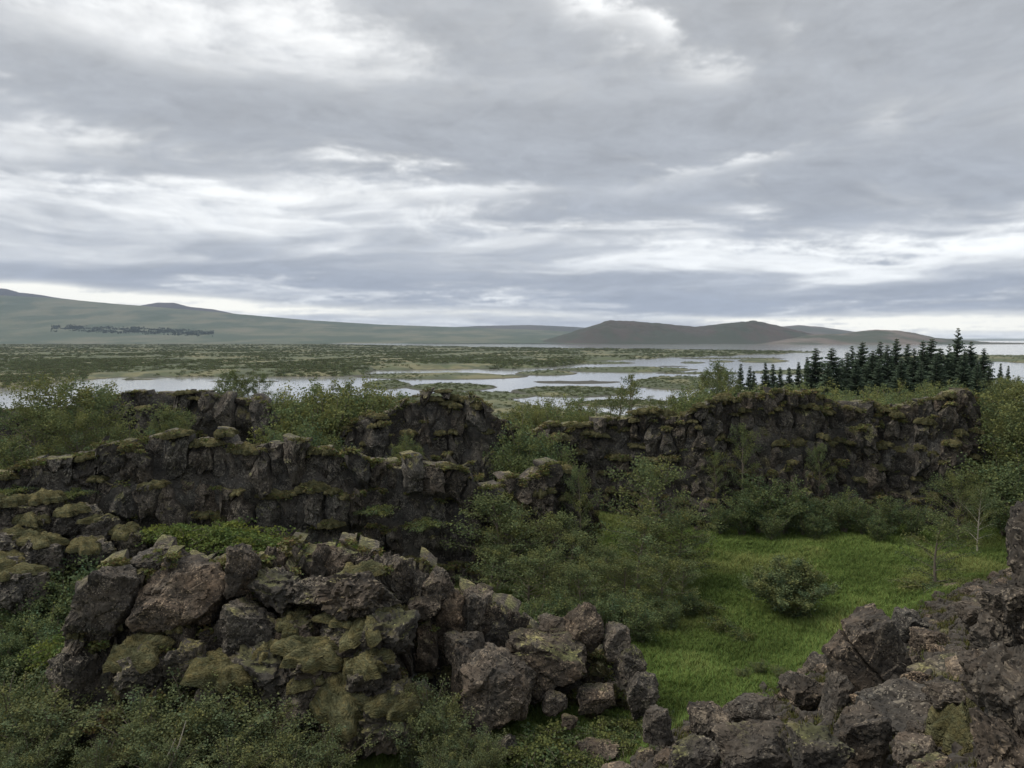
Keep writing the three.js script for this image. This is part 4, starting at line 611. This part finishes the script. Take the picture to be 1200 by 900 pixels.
// scattered scree
{
  const geos = []; for (let i = 0; i < 18; i++) geos.push(boulderGeometry(500 + i, { sx: 0.42 + 0.2 * br(), sy: 0.3 + 0.16 * br(), sz: 0.4 + 0.16 * br(), detail: 9, fine: 1.3, boxy: 0.3 + 0.5 * br(), brown: 0.5 + 0.6 * br(), moss: i % 5 === 0 ? 0.02 : -0.25 - 0.2 * br(), cuts: 8 }));
  const placed = []; let tries = 0;
  while (placed.length < 290 && tries++ < 9000) {
    const d = 8.5 + 32 * Math.pow(br(), 1.1), x = d * (0.1 + 0.62 * br()), t = slopeT(x, d); if (t < 0.2 + 1.2 * br() || d < 7) continue;
    const s = (0.4 + 0.95 * Math.pow(br(), 2.4)) * (d > 24 ? 0.9 : 1), rad = 0.42 * s; if (placed.some((p) => Math.hypot(p[0] - x, p[1] - d) < (p[2] + rad) * 0.82)) continue;
    placed.push([x, d, rad]); const o = mesh('scree_rock', geos[Math.floor(br() * geos.length)], M.rock, scene);
    tag(o, 'loose angular brown lava rock lying on the scree slope', 'rock', 'loose rocks on the scree slope'); o.position.set(x, ground(x, d) + 0.12 * s, -d); o.rotation.set((br() - 0.5) * 0.7, br() * 6.28, (br() - 0.5) * 0.7); o.scale.setScalar(s);
  }
  const small = new THREE.InstancedMesh(boulderGeometry(540, { sx: 0.13, sy: 0.09, sz: 0.12, detail: 2, fine: 1, boxy: 0.4, brown: 0.5, moss: -0.3 }), M.rock, 11000); small.name = 'rubble'; small.userData = { kind: 'stuff', label: 'small angular stones filling the scree slope', category: 'rubble' }; shade(small);
  const m = new THREE.Matrix4(), qn = new THREE.Quaternion(), e = new THREE.Euler(); let n = 0; while (n < 11000) { const d = 7 + 34 * br(), x = d * (0.05 + 0.68 * br()), t = slopeT(x, d); if (t < -0.3 + 1.5 * br()) continue; const s = 0.5 + 1.9 * br() * br(); e.set(br() * 6, br() * 6, br() * 6); m.compose(V(x, ground(x, d) + 0.02, -d), qn.setFromEuler(e), V(s, s, s)); small.setMatrixAt(n++, m); }
  scene.add(small);
}
// moss hummocks on the scree
for (const [u, v, w, h, d, label] of [[1128, 838, 76, 40, 13.4, 'largest yellow-green moss hummock on the scree'], [1146, 800, 34, 36, 13.8, 'small yellow-green moss hummock against the crag'], [1105, 893, 40, 22, 12.6, 'low moss hummock at the foot of the largest one'], [1150, 872, 40, 30, 12.4, 'moss hummock between the largest one and the crag']]) {
  const c = P(u, v, d), k = d / F, o = mesh('moss_hummock', CUSHIONS[Math.floor(br() * 8)], M.moss, scene); tag(o, label, 'moss'); o.position.set(c.x, c.y - h * k * 0.5, c.z); o.scale.set(w * k * 1.15, h * k * 1.9, w * k); o.rotation.y = br() * 6;
}

// ---------------------------------------------------------------- trees and shrubs
const many = (list, fn) => list.forEach((a, i) => fn(...a, i));
// spruces beyond the long cliff
many([[866, 426, 92], [877, 429, 95], [884, 434, 93], [899, 424, 93], [908, 426, 97], [916, 430, 95], [926, 430, 100], [936, 424, 104], [946, 418, 106]], (u, v, d) => plant('spruce_tree', NARROW, u, v, d, 'small dark spruce in the detached group beside the main stand', 'spruce', 'small spruces beside the main stand', { wide: 1.35 }));
many([[958, 407, 104], [976, 407, 102], [992, 411, 106], [1000, 405, 112], [1012, 400, 108], [1022, 410, 104], [1032, 400, 110], [1042, 404, 104], [1052, 396, 108], [1062, 402, 113], [1072, 408, 105], [1084, 398, 108], [1091, 396, 112], [1102, 407, 106], [1112, 403, 110], [1136, 400, 106], [1152, 408, 102], [1046, 416, 116], [1020, 414, 118], [984, 418, 116], [1066, 414, 118], [1118, 412, 114], [1144, 412, 116], [970, 424, 100], [1004, 420, 100], [1030, 424, 97], [1056, 420, 99], [1080, 424, 98], [1098, 414, 100], [1130, 408, 101], [1146, 422, 98], [1160, 428, 99]], (u, v, d) => plant('spruce_tree', SPRUCE, u, v, d, 'dark green spruce standing in the main stand behind the long cliff', 'spruce', 'spruces of the main stand', { wide: 1.1 + 0.8 * pr() }));
plant('spruce_tree', SPRUCE, 1124, 384, 105, 'tallest dark spruce, rising above the hills from the main stand', 'spruce', undefined, { wide: 1.05 });
many([[1172, 425, 98], [1180, 428, 100], [1196, 440, 96]], (u, v, d) => plant('spruce_tree', NARROW, u, v, d, 'small dark spruce just outside the main stand beyond the birch thicket', 'spruce', 'small spruces past the main stand'));

// pale birch scrub on the far side of the cliffs
const G1 = 'birch shrubs behind the long cliff', L1 = 'pale olive birch shrub growing behind the crest of the long cliff';
many([[626, 478, 64], [648, 470, 66], [668, 474, 70], [690, 476, 68], [612, 470, 70], [640, 462, 76], [676, 462, 80], [800, 462, 66], [820, 452, 70], [842, 452, 74], [812, 448, 80], [858, 446, 84], [880, 452, 90], [905, 450, 88], [930, 452, 84], [955, 456, 80], [975, 458, 74], [990, 462, 68], [1005, 460, 72], [1022, 462, 70], [1036, 462, 74], [1050, 458, 78], [1068, 454, 80], [1085, 450, 82], [1100, 450, 78], [1120, 446, 80], [1016, 452, 88], [965, 446, 92], [935, 446, 94], [1046, 446, 92], [1090, 446, 92]], (u, v, d) => plant('birch_shrub', PALE, u, v, d, L1, 'shrub', G1, { wide: 1.0 + 0.35 * pr() }));
many([[735, 436, 66], [742, 446, 65], [728, 450, 67], [760, 462, 64], [775, 466, 66], [716, 462, 66], [700, 466, 65], [788, 460, 67]], (u, v, d) => plant('birch_sapling', THINBIRCH, u, v, d, 'thin see-through birch sapling rising from the long cliff in front of the water', 'sapling', 'saplings on the long cliff', { wide: 1.1 }));
many([[838, 424, 84], [846, 432, 86], [828, 434, 85], [856, 436, 82]], (u, v, d) => plant('birch_sapling', SPARSE, u, v, d, 'slender pale birch sapling beside the small spruces', 'sapling', 'saplings beside the small spruces', { wide: 0.7 }));
const G2 = 'pale shrubs in the gap before the craggy outcrop', L2 = 'pale green birch shrub filling the gap between the two dark outcrops';
many([[352, 452, 60], [375, 446, 61], [398, 444, 62], [420, 442, 62], [440, 448, 61], [362, 462, 58], [388, 458, 58.5], [412, 458, 59], [345, 470, 57], [452, 456, 62], [330, 456, 63], [372, 478, 56.5]], (u, v, d) => plant('birch_shrub', PALE, u, v, d, L2, 'shrub', G2, { wide: 1.15 }));
many([[262, 440, 63], [275, 434, 62], [290, 442, 63], [302, 438, 64], [270, 452, 60]], (u, v, d) => plant('birch_sapling', SPARSE, u, v, d, 'feathery birch sapling behind the low outcrop against the water', 'sapling', 'saplings behind the low outcrop', { wide: 0.9 }));
many([[355, 492, 53], [330, 500, 53], [372, 500, 54], [345, 508, 51], [385, 508, 53]], (u, v, d) => plant('birch_shrub', DENSE, u, v, d, 'dark green shrub in the hollow under the pale shrubs', 'shrub', 'dark shrubs in the hollow'));
// on top of the middle cliff, beside the low outcrop
const L3 = 'large dusky olive birch on the middle cliff beside the low outcrop';
many([[75, 450, 46], [108, 460, 47], [42, 474, 46], [90, 486, 44]], (u, v, d) => plant('birch_tree', WIDE, u, v, d, L3, 'birch', 'birches on the middle cliff', { vBase: 575, wide: 1.15 }));
many([[22, 508, 43], [145, 496, 45], [120, 512, 43]], (u, v, d) => plant('birch_shrub', SHRUBS, u, v, d, 'olive shrub at the skirt of the large dusky birches on the middle cliff', 'shrub', 'shrubs round the middle cliff birches', { vBase: 575, wide: 1.2 }));
many([[200, 468, 55], [212, 480, 54], [188, 486, 54], [205, 492, 53]], (u, v, d) => plant('birch_shrub', SHRUBS, u, v, d, 'olive shrub growing up the face of the low outcrop', 'shrub', 'shrubs on the low outcrop', { vBase: 530 }));
many([[478, 508, 52], [465, 520, 52], [490, 520, 52]], (u, v, d) => plant('birch_shrub', PALE, u, v, d, 'pale shrub at the foot of the craggy outcrop', 'shrub', 'shrubs under the craggy outcrop', { vBase: 556, wide: 0.8 }));
many([[615, 488, 56], [632, 498, 56], [602, 512, 55], [622, 515, 54], [645, 512, 55]], (u, v, d) => plant('birch_shrub', DENSE, u, v, d, 'dark green shrub in the notch between the craggy outcrop and the long cliff', 'shrub', 'dark shrubs in the notch'));
// thicket past the end of the long cliff
const L4 = 'tall olive birch in the thicket past the end of the long cliff';
many([[1178, 446, 63], [1200, 452, 61], [1220, 462, 58], [1186, 478, 58], [1206, 486, 56], [1240, 470, 56]], (u, v, d) => plant('birch_tree', WIDE, u, v, d, L4, 'birch', 'birches past the long cliff', { wide: 1.1 }));
many([[1172, 516, 56], [1192, 524, 54], [1210, 534, 52], [1180, 550, 53], [1202, 556, 51]], (u, v, d) => plant('birch_shrub', DENSE, u, v, d, 'dark shrub under the tall birches past the end of the long cliff', 'shrub', 'dark shrubs past the long cliff', { wide: 1.3 }));
// foot of the long cliff
const L5 = 'dark green shrub at the foot of the long cliff behind the meadow';
many([[870, 574, 54], [892, 556, 54.5], [918, 562, 54], [942, 580, 53.5], [968, 584, 53.5], [990, 572, 54.5], [1012, 586, 53.5], [1046, 580, 54], [1072, 588, 53], [905, 598, 52.5], [955, 600, 52.5], [1030, 602, 52], [845, 588, 54]], (u, v, d) => plant('birch_shrub', DENSE, u, v, d, L5, 'shrub', 'dark shrubs at the foot of the long cliff', { wide: 1.05 + 0.3 * pr() }));
many([[872, 498, 56], [840, 530, 56], [960, 520, 56.5]], (u, v, d) => plant('birch_sapling', SPARSE, u, v, d, 'faint birch sapling against the face of the long cliff', 'sapling', 'saplings against the long cliff', { vBase: 590, wide: 0.7 }));
plant('birch_tree', WIDE, 1125, 557, 52, 'round-crowned olive birch at the back of the meadow', 'birch', undefined, { wide: 0.95 });
plant('birch_tree', SPARSE, 1148, 570, 49.5, 'slender birch with a pale bare trunk at the back of the meadow', 'birch', undefined, { wide: 0.8, pale: true });
plant('birch_tree', SPARSE, 1100, 602, 41.5, 'young dark-stemmed birch standing near the scree in the meadow', 'birch', undefined, { wide: 1.25 });
many([[1095, 678, 41], [1075, 684, 41.5], [1115, 682, 40.5]], (u, v, d) => plant('fern_clump', DULLHERB, u, v, d, 'low dark undergrowth round the foot of the young dark-stemmed birch', 'undergrowth', 'undergrowth under the young birch', { wide: 2.4 }));
plant('birch_shrub', ROUND, 928, 652, 38.0, 'round bush standing alone in the middle of the meadow', 'shrub', undefined, { wide: 1.35 });
many([[890, 772, 31], [870, 780, 30.5], [912, 778, 30.5]], (u, v, d) => plant('birch_shrub', SHRUBS, u, v, d, 'small low shrub in the meadow behind the scree edge', 'shrub', 'low shrubs behind the scree edge', { wide: 1.3 }));
many([[868, 735, 35], [830, 700, 38], [845, 720, 36]], (u, v, d) => plant('fern_clump', DULLHERB, u, v, d, 'dull weed clump in the meadow beside the birch thicket', 'weeds', 'weed clumps in the meadow'));
many([[634, 850, 24.8], [655, 862, 24.4], [700, 846, 25.4], [728, 858, 25], [748, 838, 26], [690, 880, 23.8], [620, 868, 24.2], [735, 890, 23.8], [770, 828, 27]], (u, v, d) => plant('fern_clump', DULLHERB, u, v, d, 'rough weeds among the stones between the ridge and the scree', 'weeds', 'weeds between ridge and scree', { wide: 1.3 }));
// birches before the middle cliff
const L6 = 'feathery olive birch in the thicket between the ridge and the meadow';
many([[770, 540, 44], [794, 600, 43], [750, 605, 42], [735, 656, 38.5], [776, 650, 38], [694, 656, 38], [668, 622, 41], [640, 644, 39], [603, 604, 41.5], [584, 580, 42], [576, 640, 40], [655, 600, 42.5], [712, 640, 39.5], [620, 650, 37.5], [680, 664, 36.5], [800, 656, 40.5]], (u, v, d) => plant('birch_tree', BIRCH, u, v, d, L6, 'birch', 'birches between ridge and meadow', { wide: 1.15 + 0.4 * pr() }));
many([[712, 694, 35], [752, 700, 34.5], [785, 704, 36], [806, 690, 38], [668, 694, 35], [625, 700, 34], [585, 694, 35], [690, 684, 36.5], [735, 690, 36], [646, 690, 35.5], [770, 690, 37.5]], (u, v, d) => plant('birch_shrub', DENSE, u, v, d, 'dark leafy shrub low in the thicket between the ridge and the meadow', 'shrub', 'low shrubs between ridge and meadow', { wide: 1.3 }));
plant('birch_sapling', SPARSE, 680, 545, 44.5, 'thin sapling growing up the end of the middle cliff', 'sapling', undefined, { vBase: 650, wide: 0.6 });
// ferns at the foot of the middle cliff
many([[262, 606, 38.3], [280, 608, 38.4], [300, 614, 38.2], [250, 616, 37.8], [318, 622, 38.2], [285, 622, 37.4], [390, 632, 39], [405, 636, 39], [378, 638, 38.6], [200, 606, 38], [185, 612, 37.8], [215, 612, 37.8]], (u, v, d) => plant('fern_clump', HERB, u, v, d, 'bright green fern clump at the foot of the middle cliff', 'fern', 'ferns under the middle cliff', { vBase: v + 34, wide: 1.25 }));
many([[14, 566, 38.4], [84, 570, 39], [60, 606, 37.8], [440, 590, 41.2], [500, 606, 41.6], [150, 618, 37.8]], (u, v, d) => plant('fern_clump', DULLHERB, u, v, d, 'dull green herb clump growing on ledges of the middle cliff', 'herbs', 'herbs on the middle cliff', { vBase: v + 18, wide: 1.6 }));
// the shady hollow behind the ridge
const L7 = 'dark green shrub in the shady hollow between the ridge and the middle cliff';
many([[70, 632, 35.5], [105, 640, 36], [40, 672, 33.5], [84, 672, 33], [20, 706, 32], [60, 712, 31], [8, 735, 30], [125, 640, 35]], (u, v, d) => plant('birch_shrub', DENSE, u, v, d, L7, 'shrub', 'dark shrubs in the hollow behind the ridge', { wide: 1.2 }));
many([[85, 730, 28.5], [70, 742, 28]], (u, v, d) => plant('fern_clump', HERB, u, v, d, 'bright green ferns beside the pointed grey boulder', 'fern', 'ferns by the grey boulder', { vBase: v + 40 }));
// thicket below the ridge
const L8 = 'leafy olive shrub in the thicket below the ridge';
many([[14, 782, 24.8], [52, 806, 24.2], [172, 806, 24], [222, 780, 24.4], [264, 800, 24.2], [322, 820, 23.8], [384, 850, 23.2], [36, 850, 23], [112, 862, 22.8], [196, 850, 22.6], [276, 860, 22.6], [345, 872, 22.4], [4, 868, 22.5]], (u, v, d) => plant('birch_shrub', FINE, u, v, d, L8, 'shrub', 'shrubs below the ridge', { wide: 1.25 + 0.4 * pr() }));
many([[500, 795, 25], [520, 815, 24.5], [485, 820, 24.3], [540, 850, 23.8], [570, 852, 23.5], [510, 860, 23.2], [550, 880, 22.8]], (u, v, d) => plant('birch_shrub', FINE, u, v, d, 'grey-green shrub beside the large flat-topped boulder', 'shrub', 'shrubs by the flat-topped boulder', { wide: 1.1 }));
many([[218, 845, 22.4], [206, 865, 22.4]], (u, v, d) => { const b = P(u - 22, 905, d), t = P(u, v, d), o = mesh('bare_branch', stick([b, b.clone().lerp(t, 0.55).add(V(0.05, 0, 0)), t], 0.03, 0.012, 6), M.paleBark, scene); tag(o, 'bare pale branch sticking out of the thicket below the ridge', 'branch', 'bare branches'); });

// ---------------------------------------------------------------- scrub, grass, plantation (masses)
function scatter(name, geo, material, n, label, category, pick) {
  const o = new THREE.InstancedMesh(geo, material, n), r = rng(n), m = new THREE.Matrix4(), qn = new THREE.Quaternion(), up = V(0, 1, 0), c = new THREE.Color(); let k = 0, tries = 0;
  while (k < n && tries++ < n * 14) { const p = pick(r); if (!p) continue; qn.setFromAxisAngle(up, r() * 6.28); m.compose(V(p[0], p[1], p[2]), qn, V(p[3] * (p[5] ?? 1), p[3], p[3] * (p[5] ?? 1))); o.setMatrixAt(k, m); const t = p[4]; o.setColorAt(k, c.setRGB(...t)); k++; }
  o.count = k; o.name = numbered(name); o.userData = { kind: 'stuff', label, category }; shade(o); scene.add(o); return o;
}
{
  const r = rng(88), list = []; for (let i = 0; i < 46; i++) { const a = r() * 6.28, q = Math.sqrt(r()), y = 0.15 + 0.85 * r() * Math.sqrt(1 - q * q * 0.8); list.push([Math.cos(a) * q * 0.8, y, Math.sin(a) * q * 0.8, 0.34, 0.8 + 0.4 * r(), 0.8 + 0.4 * r(), 0.8 + 0.4 * r(), r()]); }
  const clump = leafGeometry(list);
  scatter('scrub', clump, M.leaf, 34000, 'birch scrub dotting the lava plain round the lake', 'scrub', (q) => {
    const d = 190 * Math.pow(20, q()), x = (q() - 0.5) * 1.6 * d, h = landHeight(x, d); if (h < 0.25) return null;
    if (fbm(x * 0.008, 2, d * 0.004, 4) + 0.25 * fbm(x * 0.03, 5, d * 0.02, 2) < 0.02 + (q() - 0.5) * 0.4) return null;
    const islet = along(SHORE, uOf(x, d)) < vOf(d); if (islet && q() < 0.4) return null; const v = 0.75 + 0.5 * q(); return [x, h - 0.1, -d, (islet ? 0.5 : 1) * (0.6 + 1.1 * q()) * (1 + d / 3000), [0.1 * v, 0.122 * v, 0.058 * v], 1.7];
  });
  scatter('scrub', clump, M.leaf, 9000, 'low birch scrub covering the slope from the cliffs down to the lake', 'scrub', (q) => {
    const d = 64 + 190 * Math.pow(q(), 1.4), x = (q() - 0.5) * 1.6 * d, h = landHeight(x, d); if (h < 0.3) return null;
    if (fbm(x * 0.05, 2, d * 0.05, 3) < -0.12 + (q() - 0.5) * 0.2) return null;
    const v = 0.75 + 0.5 * q(); return [x, h - 0.1, -d, 0.45 + 0.8 * q(), [0.15 * v, 0.165 * v, 0.07 * v], 1.5];
  });
  const blades = (seed, n, h, w) => { const r2 = rng(seed), pos = [], col = []; for (let i = 0; i < n; i++) { const a = r2() * 6.28, l = h * (0.6 + 0.6 * r2()), lean = 0.15 + 0.5 * r2(), bx = (r2() - 0.5) * 0.22, bz = (r2() - 0.5) * 0.22, cx = Math.cos(a), cz = Math.sin(a), sx = -cz * w, sz = cx * w; const mid = [bx + cx * l * lean * 0.35, l * 0.6, bz + cz * l * lean * 0.35], tip = [bx + cx * l * lean, l * (1 - 0.25 * lean), bz + cz * l * lean]; pos.push(bx - sx, -0.03, bz - sz, bx + sx, -0.03, bz + sz, mid[0] + sx * 0.8, mid[1], mid[2] + sz * 0.8, bx - sx, -0.03, bz - sz, mid[0] + sx * 0.8, mid[1], mid[2] + sz * 0.8, mid[0] - sx * 0.8, mid[1], mid[2] - sz * 0.8, mid[0] - sx * 0.8, mid[1], mid[2] - sz * 0.8, mid[0] + sx * 0.8, mid[1], mid[2] + sz * 0.8, ...tip); const v = 0.8 + 0.4 * r2(), y = 1 + (r2() - 0.5) * 0.4; for (let k = 0; k < 9; k++) col.push(v * y, v, v); } const g = new THREE.BufferGeometry(); g.setAttribute('position', new THREE.Float32BufferAttribute(pos, 3)); g.setAttribute('color', new THREE.Float32BufferAttribute(col, 3)); g.computeVertexNormals(); return g; };
  scatter('grass', blades(7, 14, 0.34, 0.009), M.blade, 90000, 'lush green grass covering the meadow floor', 'grass', (q) => {
    const d = 22 + 38 * q(), x = -6 + (8 + 0.78 * d) * q(), t = slopeT(x, d); if (t > 0.4 + 1.6 * (q() - 0.3) || x > 0.72 * d) return null;
    const n = fbm(x * 0.22, 3, d * 0.22, 3), m = fbm(x * 0.06, 8, d * 0.06, 2), v = 0.8 + 0.4 * q() + n * 0.8, straw = smooth(0.05, 0.5, n + m + 0.1 + 0.2 * (q() - 0.5)) * 0.5;
    return [x, ground(x, d), -d, 0.6 + 0.5 * q() + Math.max(0, n) * 1.6, [mix(0.145, 0.2, straw) * v, mix(0.222, 0.21, straw) * v, mix(0.062, 0.085, straw) * v], 1.1];
  });
  scatter('grass', blades(8, 14, 0.36, 0.011), M.blade, 40000, 'dark rough grass in the hollows between the cliffs', 'grass', (q) => {
    const d = 21 + 40 * q(), x = -0.75 * d + 0.72 * d * q(); if (slopeT(x, d) > 0) return null;
    const n = fbm(x * 0.22, 3, d * 0.22, 3), v = 0.75 + 0.4 * q() + n * 0.6; return [x, ground(x, d), -d, 0.7 + 0.7 * q(), [0.125 * v, 0.16 * v, 0.06 * v], 1.2];
  });
  scatter('moss_tufts', clump, M.leaf, 4200, 'olive moss and herb tufts rooted on the ledges of the cliffs', 'moss', (q) => {
    const p = LEDGES[Math.floor(q() * LEDGES.length)]; if (fbm(p[0] * 0.25, p[1] * 0.3, p[2] * 0.25, 3) < -0.12 + 0.3 * (q() - 0.5)) return null;
    const v = 0.7 + 0.6 * q(), t = q(); return [p[0], p[1] - 0.06, p[2], 0.12 + 0.24 * q() * q(), [mix(0.10, 0.19, t) * v, mix(0.12, 0.175, t) * v, mix(0.045, 0.075, t) * v], 1.5];
  });
  scatter('grass', blades(9, 12, 0.2, 0.006), M.blade, 9000, 'olive grass and moss tufts among the scree rocks', 'grass', (q) => {
    const d = 8 + 30 * q(), x = d * (0.05 + 0.68 * q()); if (slopeT(x, d) < 0 || fbm(x * 0.5, 3, d * 0.5, 3) < 0.02) return null;
    const v = 0.75 + 0.5 * q(); return [x, ground(x, d), -d, 0.6 + 0.8 * q(), [0.11 * v, 0.115 * v, 0.04 * v], 1.2];
  });
  const cone = new THREE.ConeGeometry(3.4, 13, 6, 1); cone.translate(0, 6, 0); const cc = new Float32Array(cone.attributes.position.count * 3).fill(1); cone.setAttribute('color', new THREE.BufferAttribute(cc, 3));
  scatter('plantation', cone, M.leaf, 2600, 'dark conifer plantation in a band across the far slope', 'forest', (q) => {
    const u = 62 + 190 * q(), band = 384 + (u - 62) * 0.036 + (q() + q() - 1) * 4.2 + 2.4 * fbm(u * 0.04, 2, 3, 3); if (fbm(u * 0.06, band * 0.5, 7, 4, 0.6) < -0.04 + 0.1 * (q() - 0.5)) return null;
    // stand it on the flank of the long slope
    const crest = [[-260, 338], [-60, 343], [0, 346], [60, 349], [130, 355.5], [200, 361], [280, 368], [360, 375]]; let top, d, y, x, t = 0.02;
    for (; t < 0.97; t += 0.005) { d = mix(4300, 8200, t); const sight = P(u, band, d); let uu = u; for (let k = 0; k < 3; k++) { top = P(uu, along(crest, uu), 8200); x = top.x * mix(1, d / 8200, 0.9); uu += (sight.x - x) / 8200 * F; } y = 4 + (top.y - 4) * Math.pow(t, 1.3); if (y > sight.y) break; }
    const v = 0.8 + 0.4 * q(); return [x, y - 1, -d, 0.5 + 0.4 * q(), [0.065 * v, 0.09 * v, 0.07 * v], 1.8];
  });
}
renderer.render(scene, camera);
